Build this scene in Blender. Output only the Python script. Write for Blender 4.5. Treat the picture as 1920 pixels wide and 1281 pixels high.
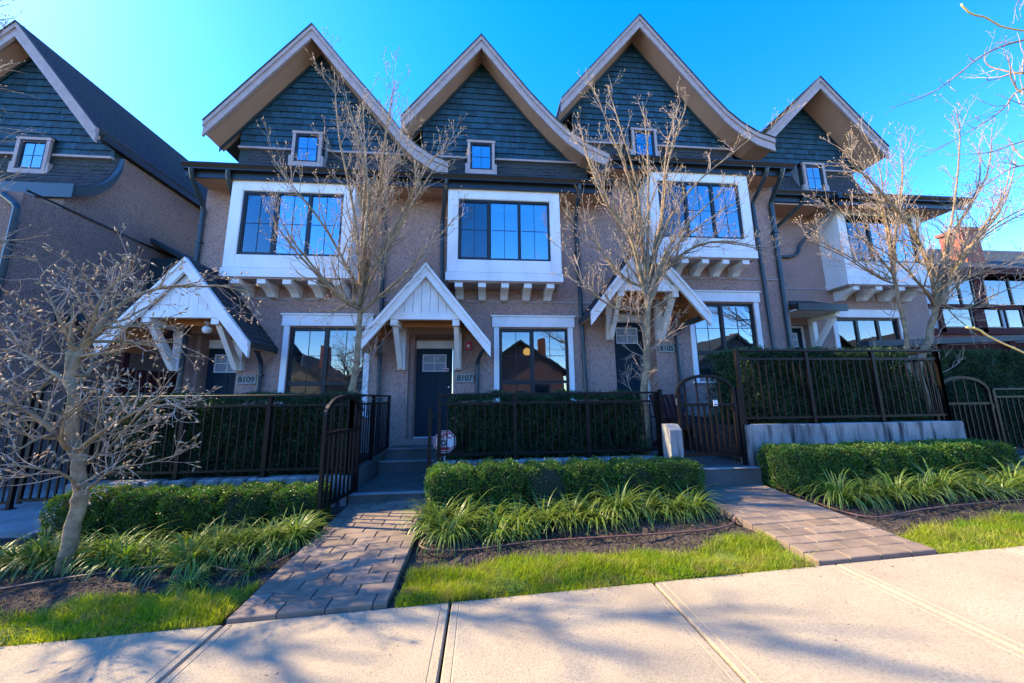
import bpy, bmesh, math, random
import numpy as np
from mathutils import Vector, Matrix
random.seed(7); RNG = np.random.default_rng(7)
for o in list(bpy.data.objects): bpy.data.objects.remove(o)
SC = bpy.context.scene
COL = SC.collection
# ------------------------------------------------------------------ camera (solved from the vanishing points)
HC = 1.55
PC = np.array([960., 640.5])
vu = np.array([914., -3350.]) - PC; vd = np.array([903., 748.]) - PC
FPX = math.sqrt(-float(vu @ vd))
_u = np.array([vu[0], -vu[1], FPX]); _u /= np.linalg.norm(_u)
_d = np.array([vd[0], -vd[1], FPX]); _d -= _u * (_u @ _d); _d /= np.linalg.norm(_d)
_r = np.cross(_u, _d); _r = _r if _r[0] > 0 else -_r
MW = np.array([_r, _d, _u])
def P(x, y, Y):
    "photo pixel -> point on the vertical plane at depth Y"
    r = MW @ np.array([x - PC[0], -(y - PC[1]), FPX]); t = Y / r[1]
    return Vector((r[0] * t, Y, HC + r[2] * t))
def PZ(x, y, Z):
    r = MW @ np.array([x - PC[0], -(y - PC[1]), FPX]); t = (Z - HC) / r[2]
    return Vector((r[0] * t, r[1] * t, Z))
def PG(x, y, lift=0.0):
    z = 0.0
    for _ in range(8):
        p = PZ(x, y, z); z = G(p.x, p.y) + lift
    return Vector((p.x, p.y, z))
cam = bpy.data.cameras.new('camera'); cam.sensor_width = 36; cam.lens = FPX / 1920 * 36; cam.clip_end = 2000; cam.clip_start = 0.05
co = bpy.data.objects.new('camera', cam); COL.objects.link(co); SC.camera = co
m3 = np.array([MW @ [1, 0, 0], MW @ [0, 1, 0], MW @ [0, 0, -1]]).T
co.matrix_world = Matrix([list(m3[0]) + [0], list(m3[1]) + [0], list(m3[2]) + [HC], [0, 0, 0, 1]])
# ------------------------------------------------------------------ sky and sun: sun stands to the left, a little behind the row
SUN_EL = math.radians(40); SUN_AZ = math.radians(16)      # azimuth measured from -X towards +Y
S = Vector((-math.cos(SUN_AZ) * math.cos(SUN_EL), math.sin(SUN_AZ) * math.cos(SUN_EL), math.sin(SUN_EL)))
world = bpy.data.worlds.new('World'); SC.world = world; world.use_nodes = True
wn = world.node_tree; wn.nodes.clear()
sky = wn.nodes.new('ShaderNodeTexSky'); sky.sky_type = 'NISHITA'; sky.sun_disc = False
sky.sun_elevation = SUN_EL; sky.sun_rotation = math.atan2(S.x, S.y); sky.air_density = 1.0; sky.dust_density = 0.12; sky.ozone_density = 3.0
hsv = wn.nodes.new('ShaderNodeHueSaturation'); hsv.inputs['Saturation'].default_value = 1.40; hsv.inputs['Hue'].default_value = 0.515
bg = wn.nodes.new('ShaderNodeBackground'); bg.inputs[1].default_value = 0.10
wo = wn.nodes.new('ShaderNodeOutputWorld')
wn.links.new(sky.outputs[0], hsv.inputs['Color']); wn.links.new(hsv.outputs[0], bg.inputs[0]); wn.links.new(bg.outputs[0], wo.inputs[0])
sl = bpy.data.lights.new('sun', 'SUN'); sl.energy = 2.0; sl.angle = math.radians(0.6); sl.color = (1, 0.80, 0.50)
so = bpy.data.objects.new('sun', sl); COL.objects.link(so); so.rotation_euler = S.to_track_quat('Z', 'Y').to_euler(); so.location = (-20, 10, 20)
SC.view_settings.view_transform = 'Standard'; SC.view_settings.look = 'None'; SC.view_settings.gamma = 1; SC.view_settings.exposure = 2.95
SC.view_settings.use_curve_mapping = False
SC.render.engine = 'CYCLES'; SC.render.resolution_x = 1024; SC.render.resolution_y = 683
SC.cycles.max_bounces = 8; SC.cycles.transparent_max_bounces = 16
# ------------------------------------------------------------------ materials
MATS = {}
def mat(name, col, rough=0.7, col2=None, nscale=4, namt=0.25, bscale=0, bstr=0.0, bdist=0.01, metal=0, spec=0.4, rnd=0.0, trans=None, wave=None, detail=6, stain=None):
    if name in MATS: return MATS[name]
    m = bpy.data.materials.new(name); m.use_nodes = True; nt = m.node_tree; N = nt.nodes; L = nt.links
    b = N['Principled BSDF']; b.inputs['Roughness'].default_value = rough; b.inputs['Metallic'].default_value = metal
    b.inputs['Specular IOR Level'].default_value = spec
    tc = N.new('ShaderNodeNewGeometry')
    nz = N.new('ShaderNodeTexNoise'); nz.inputs['Scale'].default_value = nscale; nz.inputs['Detail'].default_value = detail; nz.inputs['Roughness'].default_value = 0.6
    L.new(tc.outputs['Position'], nz.inputs['Vector'])
    mx = N.new('ShaderNodeMix'); mx.data_type = 'RGBA'
    c2 = col2 if col2 else tuple(c * (1 - namt) for c in col)
    mx.inputs['A'].default_value = (*col, 1); mx.inputs['B'].default_value = (*c2, 1)
    rmp = N.new('ShaderNodeMapRange'); rmp.inputs[1].default_value = 0.35; rmp.inputs[2].default_value = 0.65
    L.new(nz.outputs['Fac'], rmp.inputs[0]); L.new(rmp.outputs[0], mx.inputs['Factor'])
    out = mx.outputs['Result']
    if stain:
        n2 = N.new('ShaderNodeTexNoise'); n2.inputs['Scale'].default_value = stain[1]; n2.inputs['Detail'].default_value = 8
        mp = N.new('ShaderNodeMapping'); mp.inputs['Scale'].default_value = stain[3] if len(stain) > 3 else (1, 1, 1)
        L.new(tc.outputs['Position'], mp.inputs['Vector']); L.new(mp.outputs[0], n2.inputs['Vector'])
        r2 = N.new('ShaderNodeMapRange'); r2.inputs[1].default_value = 0.45; r2.inputs[2].default_value = 0.68; r2.inputs[4].default_value = stain[2]
        L.new(n2.outputs['Fac'], r2.inputs[0])
        m4 = N.new('ShaderNodeMix'); m4.data_type = 'RGBA'; m4.inputs['B'].default_value = (*stain[0], 1)
        L.new(out, m4.inputs['A']); L.new(r2.outputs[0], m4.inputs['Factor']); out = m4.outputs['Result']
    if rnd:
        oi = N.new('ShaderNodeObjectInfo'); hs = N.new('ShaderNodeHueSaturation')
        r3 = N.new('ShaderNodeMapRange'); r3.inputs[3].default_value = 1 - rnd; r3.inputs[4].default_value = 1 + rnd
        L.new(oi.outputs['Random'], r3.inputs[0]); L.new(r3.outputs[0], hs.inputs['Value']); L.new(out, hs.inputs['Color']); out = hs.outputs[0]
    L.new(out, b.inputs['Base Color'])
    if bstr:
        bn = N.new('ShaderNodeTexNoise'); bn.inputs['Scale'].default_value = bscale; bn.inputs['Detail'].default_value = 4
        if wave:
            mp = N.new('ShaderNodeMapping'); mp.inputs['Scale'].default_value = wave; L.new(tc.outputs['Position'], mp.inputs['Vector']); L.new(mp.outputs[0], bn.inputs['Vector'])
        else: L.new(tc.outputs['Position'], bn.inputs['Vector'])
        bp = N.new('ShaderNodeBump'); bp.inputs['Strength'].default_value = bstr; bp.inputs['Distance'].default_value = bdist
        L.new(bn.outputs['Fac'], bp.inputs['Height']); L.new(bp.outputs[0], b.inputs['Normal'])
    if trans:
        tr = N.new('ShaderNodeBsdfTranslucent'); ms = N.new('ShaderNodeMixShader'); ms.inputs[0].default_value = trans
        hs2 = N.new('ShaderNodeHueSaturation'); hs2.inputs['Value'].default_value = 1.5; hs2.inputs['Saturation'].default_value = 1.1
        L.new(out, hs2.inputs['Color']); L.new(hs2.outputs[0], tr.inputs['Color'])
        L.new(b.outputs[0], ms.inputs[1]); L.new(tr.outputs[0], ms.inputs[2]); L.new(ms.outputs[0], N['Material Output'].inputs[0])
    MATS[name] = m; return m
def glassmat(name, refl, tint=(0.55, 0.68, 0.72), wav=0.0):
    m = bpy.data.materials.new(name); m.use_nodes = True; nt = m.node_tree; N = nt.nodes; L = nt.links
    N.remove(N['Principled BSDF'])
    g = N.new('ShaderNodeBsdfGlossy'); g.inputs['Roughness'].default_value = 0.005; g.inputs['Color'].default_value = (0.93, 0.97, 1, 1)
    t = N.new('ShaderNodeBsdfTransparent'); t.inputs['Color'].default_value = (*tint, 1)
    fr = N.new('ShaderNodeFresnel'); fr.inputs[0].default_value = 1.5
    mr = N.new('ShaderNodeMapRange'); mr.inputs[3].default_value = refl; L.new(fr.outputs[0], mr.inputs[0])
    ms = N.new('ShaderNodeMixShader'); L.new(mr.outputs[0], ms.inputs[0]); L.new(t.outputs[0], ms.inputs[1]); L.new(g.outputs[0], ms.inputs[2])
    if wav:
        tc = N.new('ShaderNodeNewGeometry'); bn = N.new('ShaderNodeTexNoise'); bn.inputs['Scale'].default_value = wav[0]; L.new(tc.outputs['Position'], bn.inputs['Vector'])
        bp = N.new('ShaderNodeBump'); bp.inputs['Strength'].default_value = wav[1]; bp.inputs['Distance'].default_value = 0.02
        L.new(bn.outputs['Fac'], bp.inputs['Height']); L.new(bp.outputs[0], g.inputs['Normal'])
    L.new(ms.outputs[0], N['Material Output'].inputs[0]); return m
def emis(name, col, s):
    m = bpy.data.materials.new(name); m.use_nodes = True; nt = m.node_tree; N = nt.nodes
    b = N['Principled BSDF']; b.inputs['Emission Color'].default_value = (*col, 1); b.inputs['Emission Strength'].default_value = s; b.inputs['Base Color'].default_value = (*col, 1); return m
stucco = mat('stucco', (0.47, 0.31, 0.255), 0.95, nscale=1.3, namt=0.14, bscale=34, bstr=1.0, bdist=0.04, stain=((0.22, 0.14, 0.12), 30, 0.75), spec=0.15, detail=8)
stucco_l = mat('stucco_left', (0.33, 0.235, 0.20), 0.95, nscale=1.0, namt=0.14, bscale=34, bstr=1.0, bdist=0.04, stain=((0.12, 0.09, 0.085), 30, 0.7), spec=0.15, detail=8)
white = mat('white_paint', (0.80, 0.80, 0.79), 0.55, nscale=2.5, namt=0.05, bscale=60, bstr=0.12, wave=(1, 1, 8), stain=((0.58, 0.56, 0.52), 2.6, 0.45, (1, 1, .5)))
taupe = mat('taupe_board', (0.37, 0.30, 0.30), 0.6, nscale=3, namt=0.10, bscale=50, bstr=0.08, stain=((0.22, 0.19, 0.18), 6, 0.4))
soffit = mat('soffit_board', (0.46, 0.285, 0.20), 0.7, nscale=2, namt=0.10)
teal = mat('teal_shingle', (0.013, 0.066, 0.108), 0.75, col2=(0.008, 0.044, 0.078), nscale=9, bscale=30, bstr=0.35, bdist=0.006, wave=(6, 6, 0.7), rnd=0.28)
tealtrim = mat('teal_trim', (0.014, 0.036, 0.048), 0.6, nscale=4, namt=0.2)
asphalt_sh = mat('roof_shingle', (0.055, 0.062, 0.07), 0.92, col2=(0.03, 0.034, 0.042), nscale=14, bscale=160, bstr=0.5, bdist=0.004, spec=0.2, stain=((0.05, 0.065, 0.03), 1.1, 0.35))
gutter_m = mat('gutter_metal', (0.012, 0.015, 0.018), 0.35, nscale=3, namt=0.2, spec=0.5)
pipe_m = mat('downspout_metal', (0.02, 0.045, 0.06), 0.4, nscale=3, namt=0.2, spec=0.5)
frame_m = mat('window_frame', (0.010, 0.013, 0.017), 0.45, nscale=3, namt=0.2)
door_m = mat('door_paint', (0.006, 0.026, 0.042), 0.55, nscale=3, namt=0.15, spec=0.2)
fence_m = mat('fence_metal', (0.009, 0.0065, 0.006), 0.45, nscale=6, namt=0.3, spec=0.22)
cedar = mat('cedar_soffit', (0.42, 0.17, 0.055), 0.55, nscale=3, namt=0.35, wave=(1, 12, 1), bscale=20, bstr=0.1)
concrete = mat('concrete', (0.30, 0.285, 0.26), 0.9, col2=(0.22, 0.21, 0.195), nscale=2.2, bscale=55, bstr=0.25, bdist=0.01, spec=0.2, stain=((0.11, 0.105, 0.10), 2.0, 0.55))
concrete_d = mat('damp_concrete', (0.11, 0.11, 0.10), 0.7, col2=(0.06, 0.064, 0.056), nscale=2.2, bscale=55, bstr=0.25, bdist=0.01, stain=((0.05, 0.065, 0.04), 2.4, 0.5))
wall_c = mat('stained_concrete', (0.36, 0.33, 0.29), 0.9, col2=(0.2, 0.195, 0.185), nscale=1.6, bscale=45, bstr=0.3, bdist=0.01, stain=((0.03, 0.03, 0.03), 2.2, 1.0, (5, 1, 0.6)))
walk = mat('sidewalk_concrete', (0.41, 0.335, 0.225), 0.9, col2=(0.31, 0.25, 0.17), nscale=1.1, bscale=190, bstr=0.6, bdist=0.01, spec=0.2, stain=((0.20, 0.16, 0.11), 75, 0.6), detail=15)
paver_m = mat('paver', (0.23, 0.17, 0.12), 0.9, col2=(0.155, 0.115, 0.085), nscale=5, bscale=90, bstr=0.35, bdist=0.006, rnd=0.16, spec=0.2)
soil_m = mat('soil', (0.085, 0.066, 0.052), 0.95, col2=(0.035, 0.028, 0.024), nscale=11, bscale=26, bstr=1.0, bdist=0.05, spec=0.1, detail=10)
chip_m = mat('mulch', (0.13, 0.10, 0.078), 0.95, col2=(0.05, 0.038, 0.03), nscale=30, spec=0.1)
road_m = mat('road', (0.05, 0.05, 0.052), 0.9, nscale=30, namt=0.3)
turf_m = mat('turf', (0.10, 0.15, 0.015), 0.95, nscale=20, namt=0.4)
grass_m = mat('grass_blade', (0.17, 0.28, 0.014), 0.6, col2=(0.30, 0.33, 0.025), nscale=3.0, trans=0.45, spec=0.25, stain=((0.33, 0.26, 0.09), 7, 0.65))
clover_m = mat('clover_leaf', (0.07, 0.15, 0.03), 0.6, nscale=9, namt=0.4, trans=0.35)
lir_m = mat('lily_turf_blade', (0.08, 0.17, 0.025), 0.4, col2=(0.16, 0.23, 0.03), nscale=5, trans=0.35, spec=0.4, rnd=0.2, stain=((0.34, 0.30, 0.10), 16, 0.5))
box_m = mat('boxwood_leaf', (0.08, 0.17, 0.02), 0.45, col2=(0.04, 0.11, 0.016), nscale=5, trans=0.28, spec=0.4, rnd=0.14, stain=((0.13, 0.11, 0.025), 9, 0.5))
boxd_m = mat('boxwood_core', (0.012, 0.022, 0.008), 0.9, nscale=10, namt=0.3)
yew_m = mat('yew_needle', (0.036, 0.08, 0.022), 0.6, col2=(0.018, 0.045, 0.015), nscale=6, trans=0.1, spec=0.3)
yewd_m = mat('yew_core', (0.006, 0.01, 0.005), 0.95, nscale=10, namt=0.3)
bark_m = mat('bark', (0.42, 0.29, 0.165), 0.9, col2=(0.19, 0.135, 0.085), nscale=9, bscale=60, bstr=0.9, bdist=0.02, spec=0.15, stain=((0.16, 0.17, 0.09), 5, 0.45))
twig_m = mat('twig', (0.52, 0.40, 0.30), 0.8, col2=(0.26, 0.18, 0.135), nscale=16, spec=0.2)
bud_m = mat('bud', (0.46, 0.33, 0.20), 0.8, nscale=20, namt=0.3)
yellow_twig = mat('yellow_twig', (0.80, 0.62, 0.10), 0.5, col2=(0.72, 0.46, 0.20), nscale=14)
hose_m = mat('hose_brown', (0.16, 0.075, 0.05), 0.5, nscale=9, namt=0.3)
interior_m = mat('interior_wall', (0.22, 0.27, 0.32), 0.9, nscale=2, namt=0.1)
curtain_m = mat('curtain', (0.72, 0.75, 0.76), 0.85, nscale=4, namt=0.08, trans=0.3)
plaque_m = mat('plaque_stone', (0.30, 0.30, 0.27), 0.7, nscale=8, namt=0.15)
black_m = mat('black_paint', (0.008, 0.008, 0.009), 0.5)
red_m = mat('red_paint', (0.45, 0.015, 0.015), 0.4)
signw_m = mat('sign_white', (0.75, 0.76, 0.78), 0.4)
brick_m = mat('brick', (0.30, 0.10, 0.065), 0.9, col2=(0.2, 0.07, 0.05), nscale=9, rnd=0.3)
mortar_m = mat('mortar', (0.25, 0.22, 0.2), 0.95)
timber_m = mat('dark_timber', (0.085, 0.022, 0.020), 0.8, nscale=5, namt=0.3, spec=0.12)
panelb_m = mat('pale_render', (0.5, 0.52, 0.54), 0.85, nscale=2, namt=0.08, bscale=40, bstr=0.3)
steel_m = mat('steel', (0.5, 0.5, 0.5), 0.3, metal=1)
glass_hi = glassmat('upper_glass', 0.34, wav=(1.5, 0.02))
glass_lo = glassmat('lower_glass', 0.10, wav=(2.0, 0.05))
glass_scr = glassmat('screened_glass', 0.10, (0.30, 0.40, 0.42))
glass_ob = glassmat('obscure_glass', 0.3, (0.75, 0.8, 0.82), wav=(70, 1.0))
lamp_m = emis('warm_lamp', (1.0, 0.42, 0.10), 0.3)
# ------------------------------------------------------------------ mesh and scene helpers
WL = {}
def wl(o): return WL.get(o.name, Vector((0, 0, 0))) if o else Vector((0, 0, 0))
class MB:
    def __init__(s): s.v = []; s.f = []
    def add(s, vs, fs):
        n = len(s.v); s.v += [tuple(v) for v in vs]; s.f += [tuple(i + n for i in f) for f in fs]; return s
    def box(s, x0, x1, y0, y1, z0, z1):
        return s.add([(x0,y0,z0),(x1,y0,z0),(x1,y1,z0),(x0,y1,z0),(x0,y0,z1),(x1,y0,z1),(x1,y1,z1),(x0,y1,z1)],
                     [(0,3,2,1),(4,5,6,7),(0,1,5,4),(1,2,6,5),(2,3,7,6),(3,0,4,7)])
    def cham(s, x0, x1, y0, y1, z0, z1, c):
        "box with a chamfered top edge"
        return s.add([(x0,y0,z0),(x1,y0,z0),(x1,y1,z0),(x0,y1,z0),(x0,y0,z1-c),(x1,y0,z1-c),(x1,y1,z1-c),(x0,y1,z1-c),(x0+c,y0+c,z1),(x1-c,y0+c,z1),(x1-c,y1-c,z1),(x0+c,y1-c,z1)],
                     [(0,3,2,1),(0,1,5,4),(1,2,6,5),(2,3,7,6),(3,0,4,7),(4,5,9,8),(5,6,10,9),(6,7,11,10),(7,4,8,11),(8,9,10,11)])
    def ext(s, pts, a, b, axis):
        "polygon pts extruded between a and b; axis 'y': pts are (x,z); 'x': (y,z); 'z': (x,y)"
        n = len(pts)
        f = {'y': lambda p, t: (p[0], t, p[1]), 'x': lambda p, t: (t, p[0], p[1]), 'z': lambda p, t: (p[0], p[1], t)}[axis]
        s.add([f(p, a) for p in pts] + [f(p, b) for p in pts],
              [tuple(range(n)), tuple(range(2*n-1, n-1, -1))] + [(i, i+n, (i+1) % n + n, (i+1) % n) for i in range(n)]); return s
    def strip(s, A, B):
        "quads between two equal polylines"
        n = len(A); return s.add(list(A) + list(B), [(i, i+1, n+i+1, n+i) for i in range(n-1)])
    def bar(s, a, b, w, h, up=Vector((0, 0, 1))):
        "rectangular bar from a to b; w sideways, h along up"
        a = Vector(a); b = Vector(b); d = (b-a).normalized(); sd = d.cross(Vector(up))
        if sd.length < 1e-4: sd = d.cross(Vector((0, 1, 0)))
        sd.normalize(); u = sd.cross(d); q = [(-1,-1),(1,-1),(1,1),(-1,1)]
        vs = [a + sd*(w/2*i) + u*(h/2*j) for i, j in q] + [b + sd*(w/2*i) + u*(h/2*j) for i, j in q]
        return s.add(vs, [(0,1,2,3),(7,6,5,4),(0,4,5,1),(1,5,6,2),(2,6,7,3),(3,7,4,0)])
    def tube(s, pts, r, n=6, cap=True):
        pts = [Vector(p) for p in pts]; k = len(pts)
        if not hasattr(r, '__len__'): r = [r]*k
        prev = None; rings = []
        for i, p in enumerate(pts):
            t = (pts[min(i+1, k-1)] - pts[max(i-1, 0)])
            t = t.normalized() if t.length > 1e-9 else Vector((0, 0, 1))
            if prev is None: a = t.orthogonal().normalized()
            else:
                a = prev - t*prev.dot(t); a = a.normalized() if a.length > 1e-6 else t.orthogonal().normalized()
            prev = a; b = t.cross(a)
            rings.append([p + (a*math.cos(2*math.pi*j/n) + b*math.sin(2*math.pi*j/n))*r[i] for j in range(n)])
        base = len(s.v)
        for g in rings: s.v += [tuple(q) for q in g]
        for i in range(k-1):
            for j in range(n):
                s.f.append((base+i*n+j, base+i*n+(j+1) % n, base+(i+1)*n+(j+1) % n, base+(i+1)*n+j))
        if cap:
            s.f.append(tuple(base+j for j in range(n-1, -1, -1))); s.f.append(tuple(base+(k-1)*n+j for j in range(n)))
        return s
    def lathe(s, prof, c, n=12, axis='z'):
        base = len(s.v); k = len(prof)
        for r, h in prof:
            for j in range(n):
                a = 2*math.pi*j/n; x, y = r*math.cos(a), r*math.sin(a)
                s.v.append((c[0]+x, c[1]+y, c[2]+h) if axis == 'z' else (c[0]+x, c[1]+h, c[2]+y))
        for i in range(k-1):
            for j in range(n): s.f.append((base+i*n+j, base+i*n+(j+1) % n, base+(i+1)*n+(j+1) % n, base+(i+1)*n+j))
        s.f.append(tuple(base+j for j in range(n))); s.f.append(tuple(base+(k-1)*n+j for j in range(n))); return s
    def build(s, name, m, parent=None, smooth=False, kind=None, label=None, fix=True, bevel=0):
        V = np.array(s.v, dtype=float); lo, hi = V.min(0), V.max(0); c = Vector(((lo[0]+hi[0])/2, (lo[1]+hi[1])/2, lo[2]))
        me = bpy.data.meshes.new(name); me.from_pydata((V - np.array(c)).tolist(), [], s.f); 
        if fix or bevel:
            bm = bmesh.new(); bm.from_mesh(me); 
            if bevel:
                bmesh.ops.bevel(bm, geom=bm.edges[:], offset=bevel, segments=1, affect='EDGES')
            bmesh.ops.recalc_face_normals(bm, faces=bm.faces); bm.to_mesh(me); bm.free()
        if smooth: me.polygons.foreach_set('use_smooth', [True]*len(me.polygons))
        return link(name, me, m, parent, c, kind, label)
def link(name, me, m, parent, c, kind=None, label=None):
    if m and not me.materials: me.materials.append(m)
    o = bpy.data.objects.new(name, me); COL.objects.link(o); o.parent = parent
    o.location = Vector(c) - wl(parent); WL[o.name] = Vector(c)
    if kind: o['kind'] = kind
    if label: o['label'] = label
    return o
def fastmesh(name, V, F):
    V = np.asarray(V, dtype=np.float32); F = np.asarray(F, dtype=np.int32); k = F.shape[1]
    me = bpy.data.meshes.new(name); me.vertices.add(len(V)); me.vertices.foreach_set('co', V.ravel())
    me.loops.add(F.size); me.loops.foreach_set('vertex_index', F.ravel()); me.polygons.add(len(F))
    me.polygons.foreach_set('loop_start', np.arange(0, F.size, k, dtype=np.int32)); me.polygons.foreach_set('loop_total', np.full(len(F), k, dtype=np.int32))
    me.update(calc_edges=True); me.validate(); return me
def thing(name, label, cat, loc, group=None):
    o = bpy.data.objects.new(name, None); COL.objects.link(o); o.location = loc; o.empty_display_size = 0.2
    WL[o.name] = Vector(loc); o['label'] = label; o['category'] = cat
    if group: o['group'] = group
    return o
def tag(o, label, cat, group=None):
    o['label'] = label; o['category'] = cat
    if group: o['group'] = group
    return o
def struct(o): o['kind'] = 'structure'; return o
def grid_wall(mb, x0, x1, z0, z1, y0, y1, holes):
    "wall slab with rectangular holes (hx0,hx1,hz0,hz1), facing -Y at y0"
    xs = sorted({x0, x1, *[h[0] for h in holes], *[h[1] for h in holes]}); zs = sorted({z0, z1, *[h[2] for h in holes], *[h[3] for h in holes]})
    inh = lambda x, z: any(h[0] < x < h[1] and h[2] < z < h[3] for h in holes)
    for i in range(len(xs)-1):
        for j in range(len(zs)-1):
            if not inh((xs[i]+xs[i+1])/2, (zs[j]+zs[j+1])/2):
                a, b, c, d = xs[i], xs[i+1], zs[j], zs[j+1]
                mb.add([(a,y0,c),(b,y0,c),(b,y0,d),(a,y0,d)], [(0,1,2,3)]); mb.add([(a,y1,c),(b,y1,c),(b,y1,d),(a,y1,d)], [(3,2,1,0)])
    for a, b, c, d in holes:
        mb.add([(a,y0,c),(a,y1,c),(a,y1,d),(a,y0,d)], [(0,1,2,3)]); mb.add([(b,y0,c),(b,y1,c),(b,y1,d),(b,y0,d)], [(3,2,1,0)])
        mb.add([(a,y0,d),(b,y0,d),(b,y1,d),(a,y1,d)], [(0,3,2,1)]); mb.add([(a,y0,c),(b,y0,c),(b,y1,c),(a,y1,c)], [(0,1,2,3)])
    mb.add([(x0,y0,z0),(x0,y1,z0),(x0,y1,z1),(x0,y0,z1)], [(0,1,2,3)]); mb.add([(x1,y0,z0),(x1,y1,z0),(x1,y1,z1),(x1,y0,z1)], [(3,2,1,0)])
    mb.add([(x0,y0,z1),(x1,y0,z1),(x1,y1,z1),(x0,y1,z1)], [(0,1,2,3)])
    return mb
# ------------------------------------------------------------------ the lie of the land
SL = 0.034; YE = 3.04                                         # street falls to the left; sidewalk edge
def G(x, y): return SL*x + 0.055*max(0.0, min(y, 5.6) - YE)
PATHS = [(-1.88, -0.72, 5.40), (2.92, 4.07, 5.05)]            # (x0,x1,far end)
def sheet(name, m, poly_fn, x0, x1, y0, y1, nx, ny, lift, rough=0.0, kind='structure'):
    V = []; F = []
    for j in range(ny+1):
        for i in range(nx+1):
            x = x0+(x1-x0)*i/nx; y = y0+(y1-y0)*j/ny
            z = poly_fn(x, y) + lift + (random.uniform(-rough, rough) if rough else 0)
            V.append((x, y, z))
    for j in range(ny):
        for i in range(nx):
            a = j*(nx+1)+i; F.append((a, a+1, a+nx+2, a+nx+1))
    mb = MB(); mb.v = V; mb.f = F
    o = mb.build(name, m, None, smooth=True, fix=False)
    if kind: o['kind'] = kind
    return o
sheet('ground', soil_m, lambda x, y: SL*max(-40, min(60, x)) - 0.16, -150, 250, -150, 250, 80, 60, 0)
sheet('road', road_m, lambda x, y: SL*x - 0.14, -40, 45, -11, -1.6, 20, 6, 0)
sheet('boulevard_turf', turf_m, lambda x, y: SL*x, -40, 45, -1.4, 0.75, 20, 3, -0.02)
o = MB(); o.add([(-40,-1.6,-40*SL-.14),(45,-1.6,45*SL-.14),(45,-1.4,45*SL-.14),(-40,-1.4,-40*SL-.14),(-40,-1.6,-40*SL-.005),(45,-1.6,45*SL-.005),(45,-1.4,45*SL-.005),(-40,-1.4,-40*SL-.005)],[(0,3,2,1),(4,5,6,7),(0,1,5,4),(1,2,6,5),(2,3,7,6),(3,0,4,7)])
o.build('kerb', concrete)['kind'] = 'structure'
# planting beds: soil sheets with uneven surface between the sidewalk and the walls
def bedz(x, y): return G(x, y) - 0.035 + 0.02*math.sin(x*3.1+y*5)+0.012*math.sin(x*9+y*7)
sheet('planting_bed', soil_m, bedz, -14, -1.88, YE, 5.75, 170, 40, 0, 0.012)
sheet('planting_bed', soil_m, bedz, -0.72, 2.92, YE, 5.75, 70, 40, 0, 0.012)
sheet('planting_bed', soil_m, bedz, 4.07, 18, YE, 5.75, 170, 40, 0, 0.012)
# raised garden behind the low walls
mb = MB(); mb.box(-5.55, -2.0, 5.66, 7.94, -0.3, 0.44); mb.box(-0.70, 3.02, 5.80, 7.94, -0.3, 0.52); mb.build('raised_bed_soil', soil_m)['kind'] = 'structure'
mb = MB(); mb.box(4.14, 7.8, 5.42, 8.6, -0.3, 1.06); mb.build('raised_bed_soil', soil_m)['kind'] = 'structure'
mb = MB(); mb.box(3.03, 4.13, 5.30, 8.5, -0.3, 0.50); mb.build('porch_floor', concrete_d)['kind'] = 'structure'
mb = MB(); mb.box(-14, -5.62, 5.2, 12, -0.5, -0.06); mb.build('side_path', concrete)['kind'] = 'structure'
mb = MB(); mb.box(7.85, 20, 5.35, 12, -0.5, 0.44); mb.build('side_yard', concrete_d)['kind'] = 'structure'
# sidewalk slabs with tooled edges
sw = sheet('sidewalk', soil_m, lambda x, y: SL*x, -25, 30, 0.75, YE, 20, 2, -0.075)
for k in range(-9, 14):
    x0 = -1.88 + 1.645*k + 0.008; x1 = x0 + 1.645 - 0.016; y0, y1 = 0.78, YE-0.002
    e = 0.055; g = 0.004; mb = MB()
    def T(x, y, dz): return (x, y, SL*x + dz)
    rings = []
    for inset, dz in ((0, -0.07), (0, -0.012), (0.010, 0.0), (e, 0.0), (e+0.004, -g), (e+0.012, 0.0008)):
        ix = inset; iy = min(inset, 0.02)
        rings.append([T(x0+ix, y0+iy, dz), T(x1-ix, y0+iy, dz), T(x1-ix, y1-iy, dz), T(x0+ix, y1-iy, dz)])
    for r in rings: mb.v += r
    for i in range(len(rings)-1):
        for j in range(4): mb.f.append((i*4+j, i*4+(j+1) % 4, i*4+4+(j+1) % 4, i*4+4+j))
    n = len(rings)*4-4; mb.f.append((n, n+1, n+2, n+3))
    mb.build('slab', walk, sw)
# paver paths
for pi, (x0, x1, ye) in enumerate(PATHS):
    mb = MB(); mb.add([(x0+.01, YE+.01, G(x0, YE)-.03), (x1-.01, YE+.01, G(x1, YE)-.03), (x1-.01, ye+.3, G(x1, ye+.3)-.03), (x0+.01, ye+.3, G(x0, ye+.3)-.03)], [(0, 1, 2, 3)])
    path = struct(mb.build('path', soil_m, None, fix=False))
    rd = 0.152; ln = 0.35 if pi == 0 else 0.30
    nrow = int((ye - YE + 0.02)/rd) + 1
    for r in range(nrow):
        ya = YE + 0.006 + r*rd; yb = ya + rd
        cuts = [x0]; x = x0 + (ln if r % 2 == 0 else ln*0.5)
        while x < x1 - 0.06: cuts.append(x); x += ln
        cuts.append(x1)
        for a, b in zip(cuts[:-1], cuts[1:]):
            j = 0.004; c = 0.006; dz = random.uniform(-0.003, 0.003); t1 = random.uniform(-.002, .002)
            mbp = MB().cham(a+j, b-j, ya+j, yb-j, -0.08, 0.0, c)
            mbp.v = [(vx, vy, vz + G(vx, vy) + 0.03 + dz + t1*(vx-a)/(b-a)) for vx, vy, vz in mbp.v]
            mbp.build('paver', paver_m, path)
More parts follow.
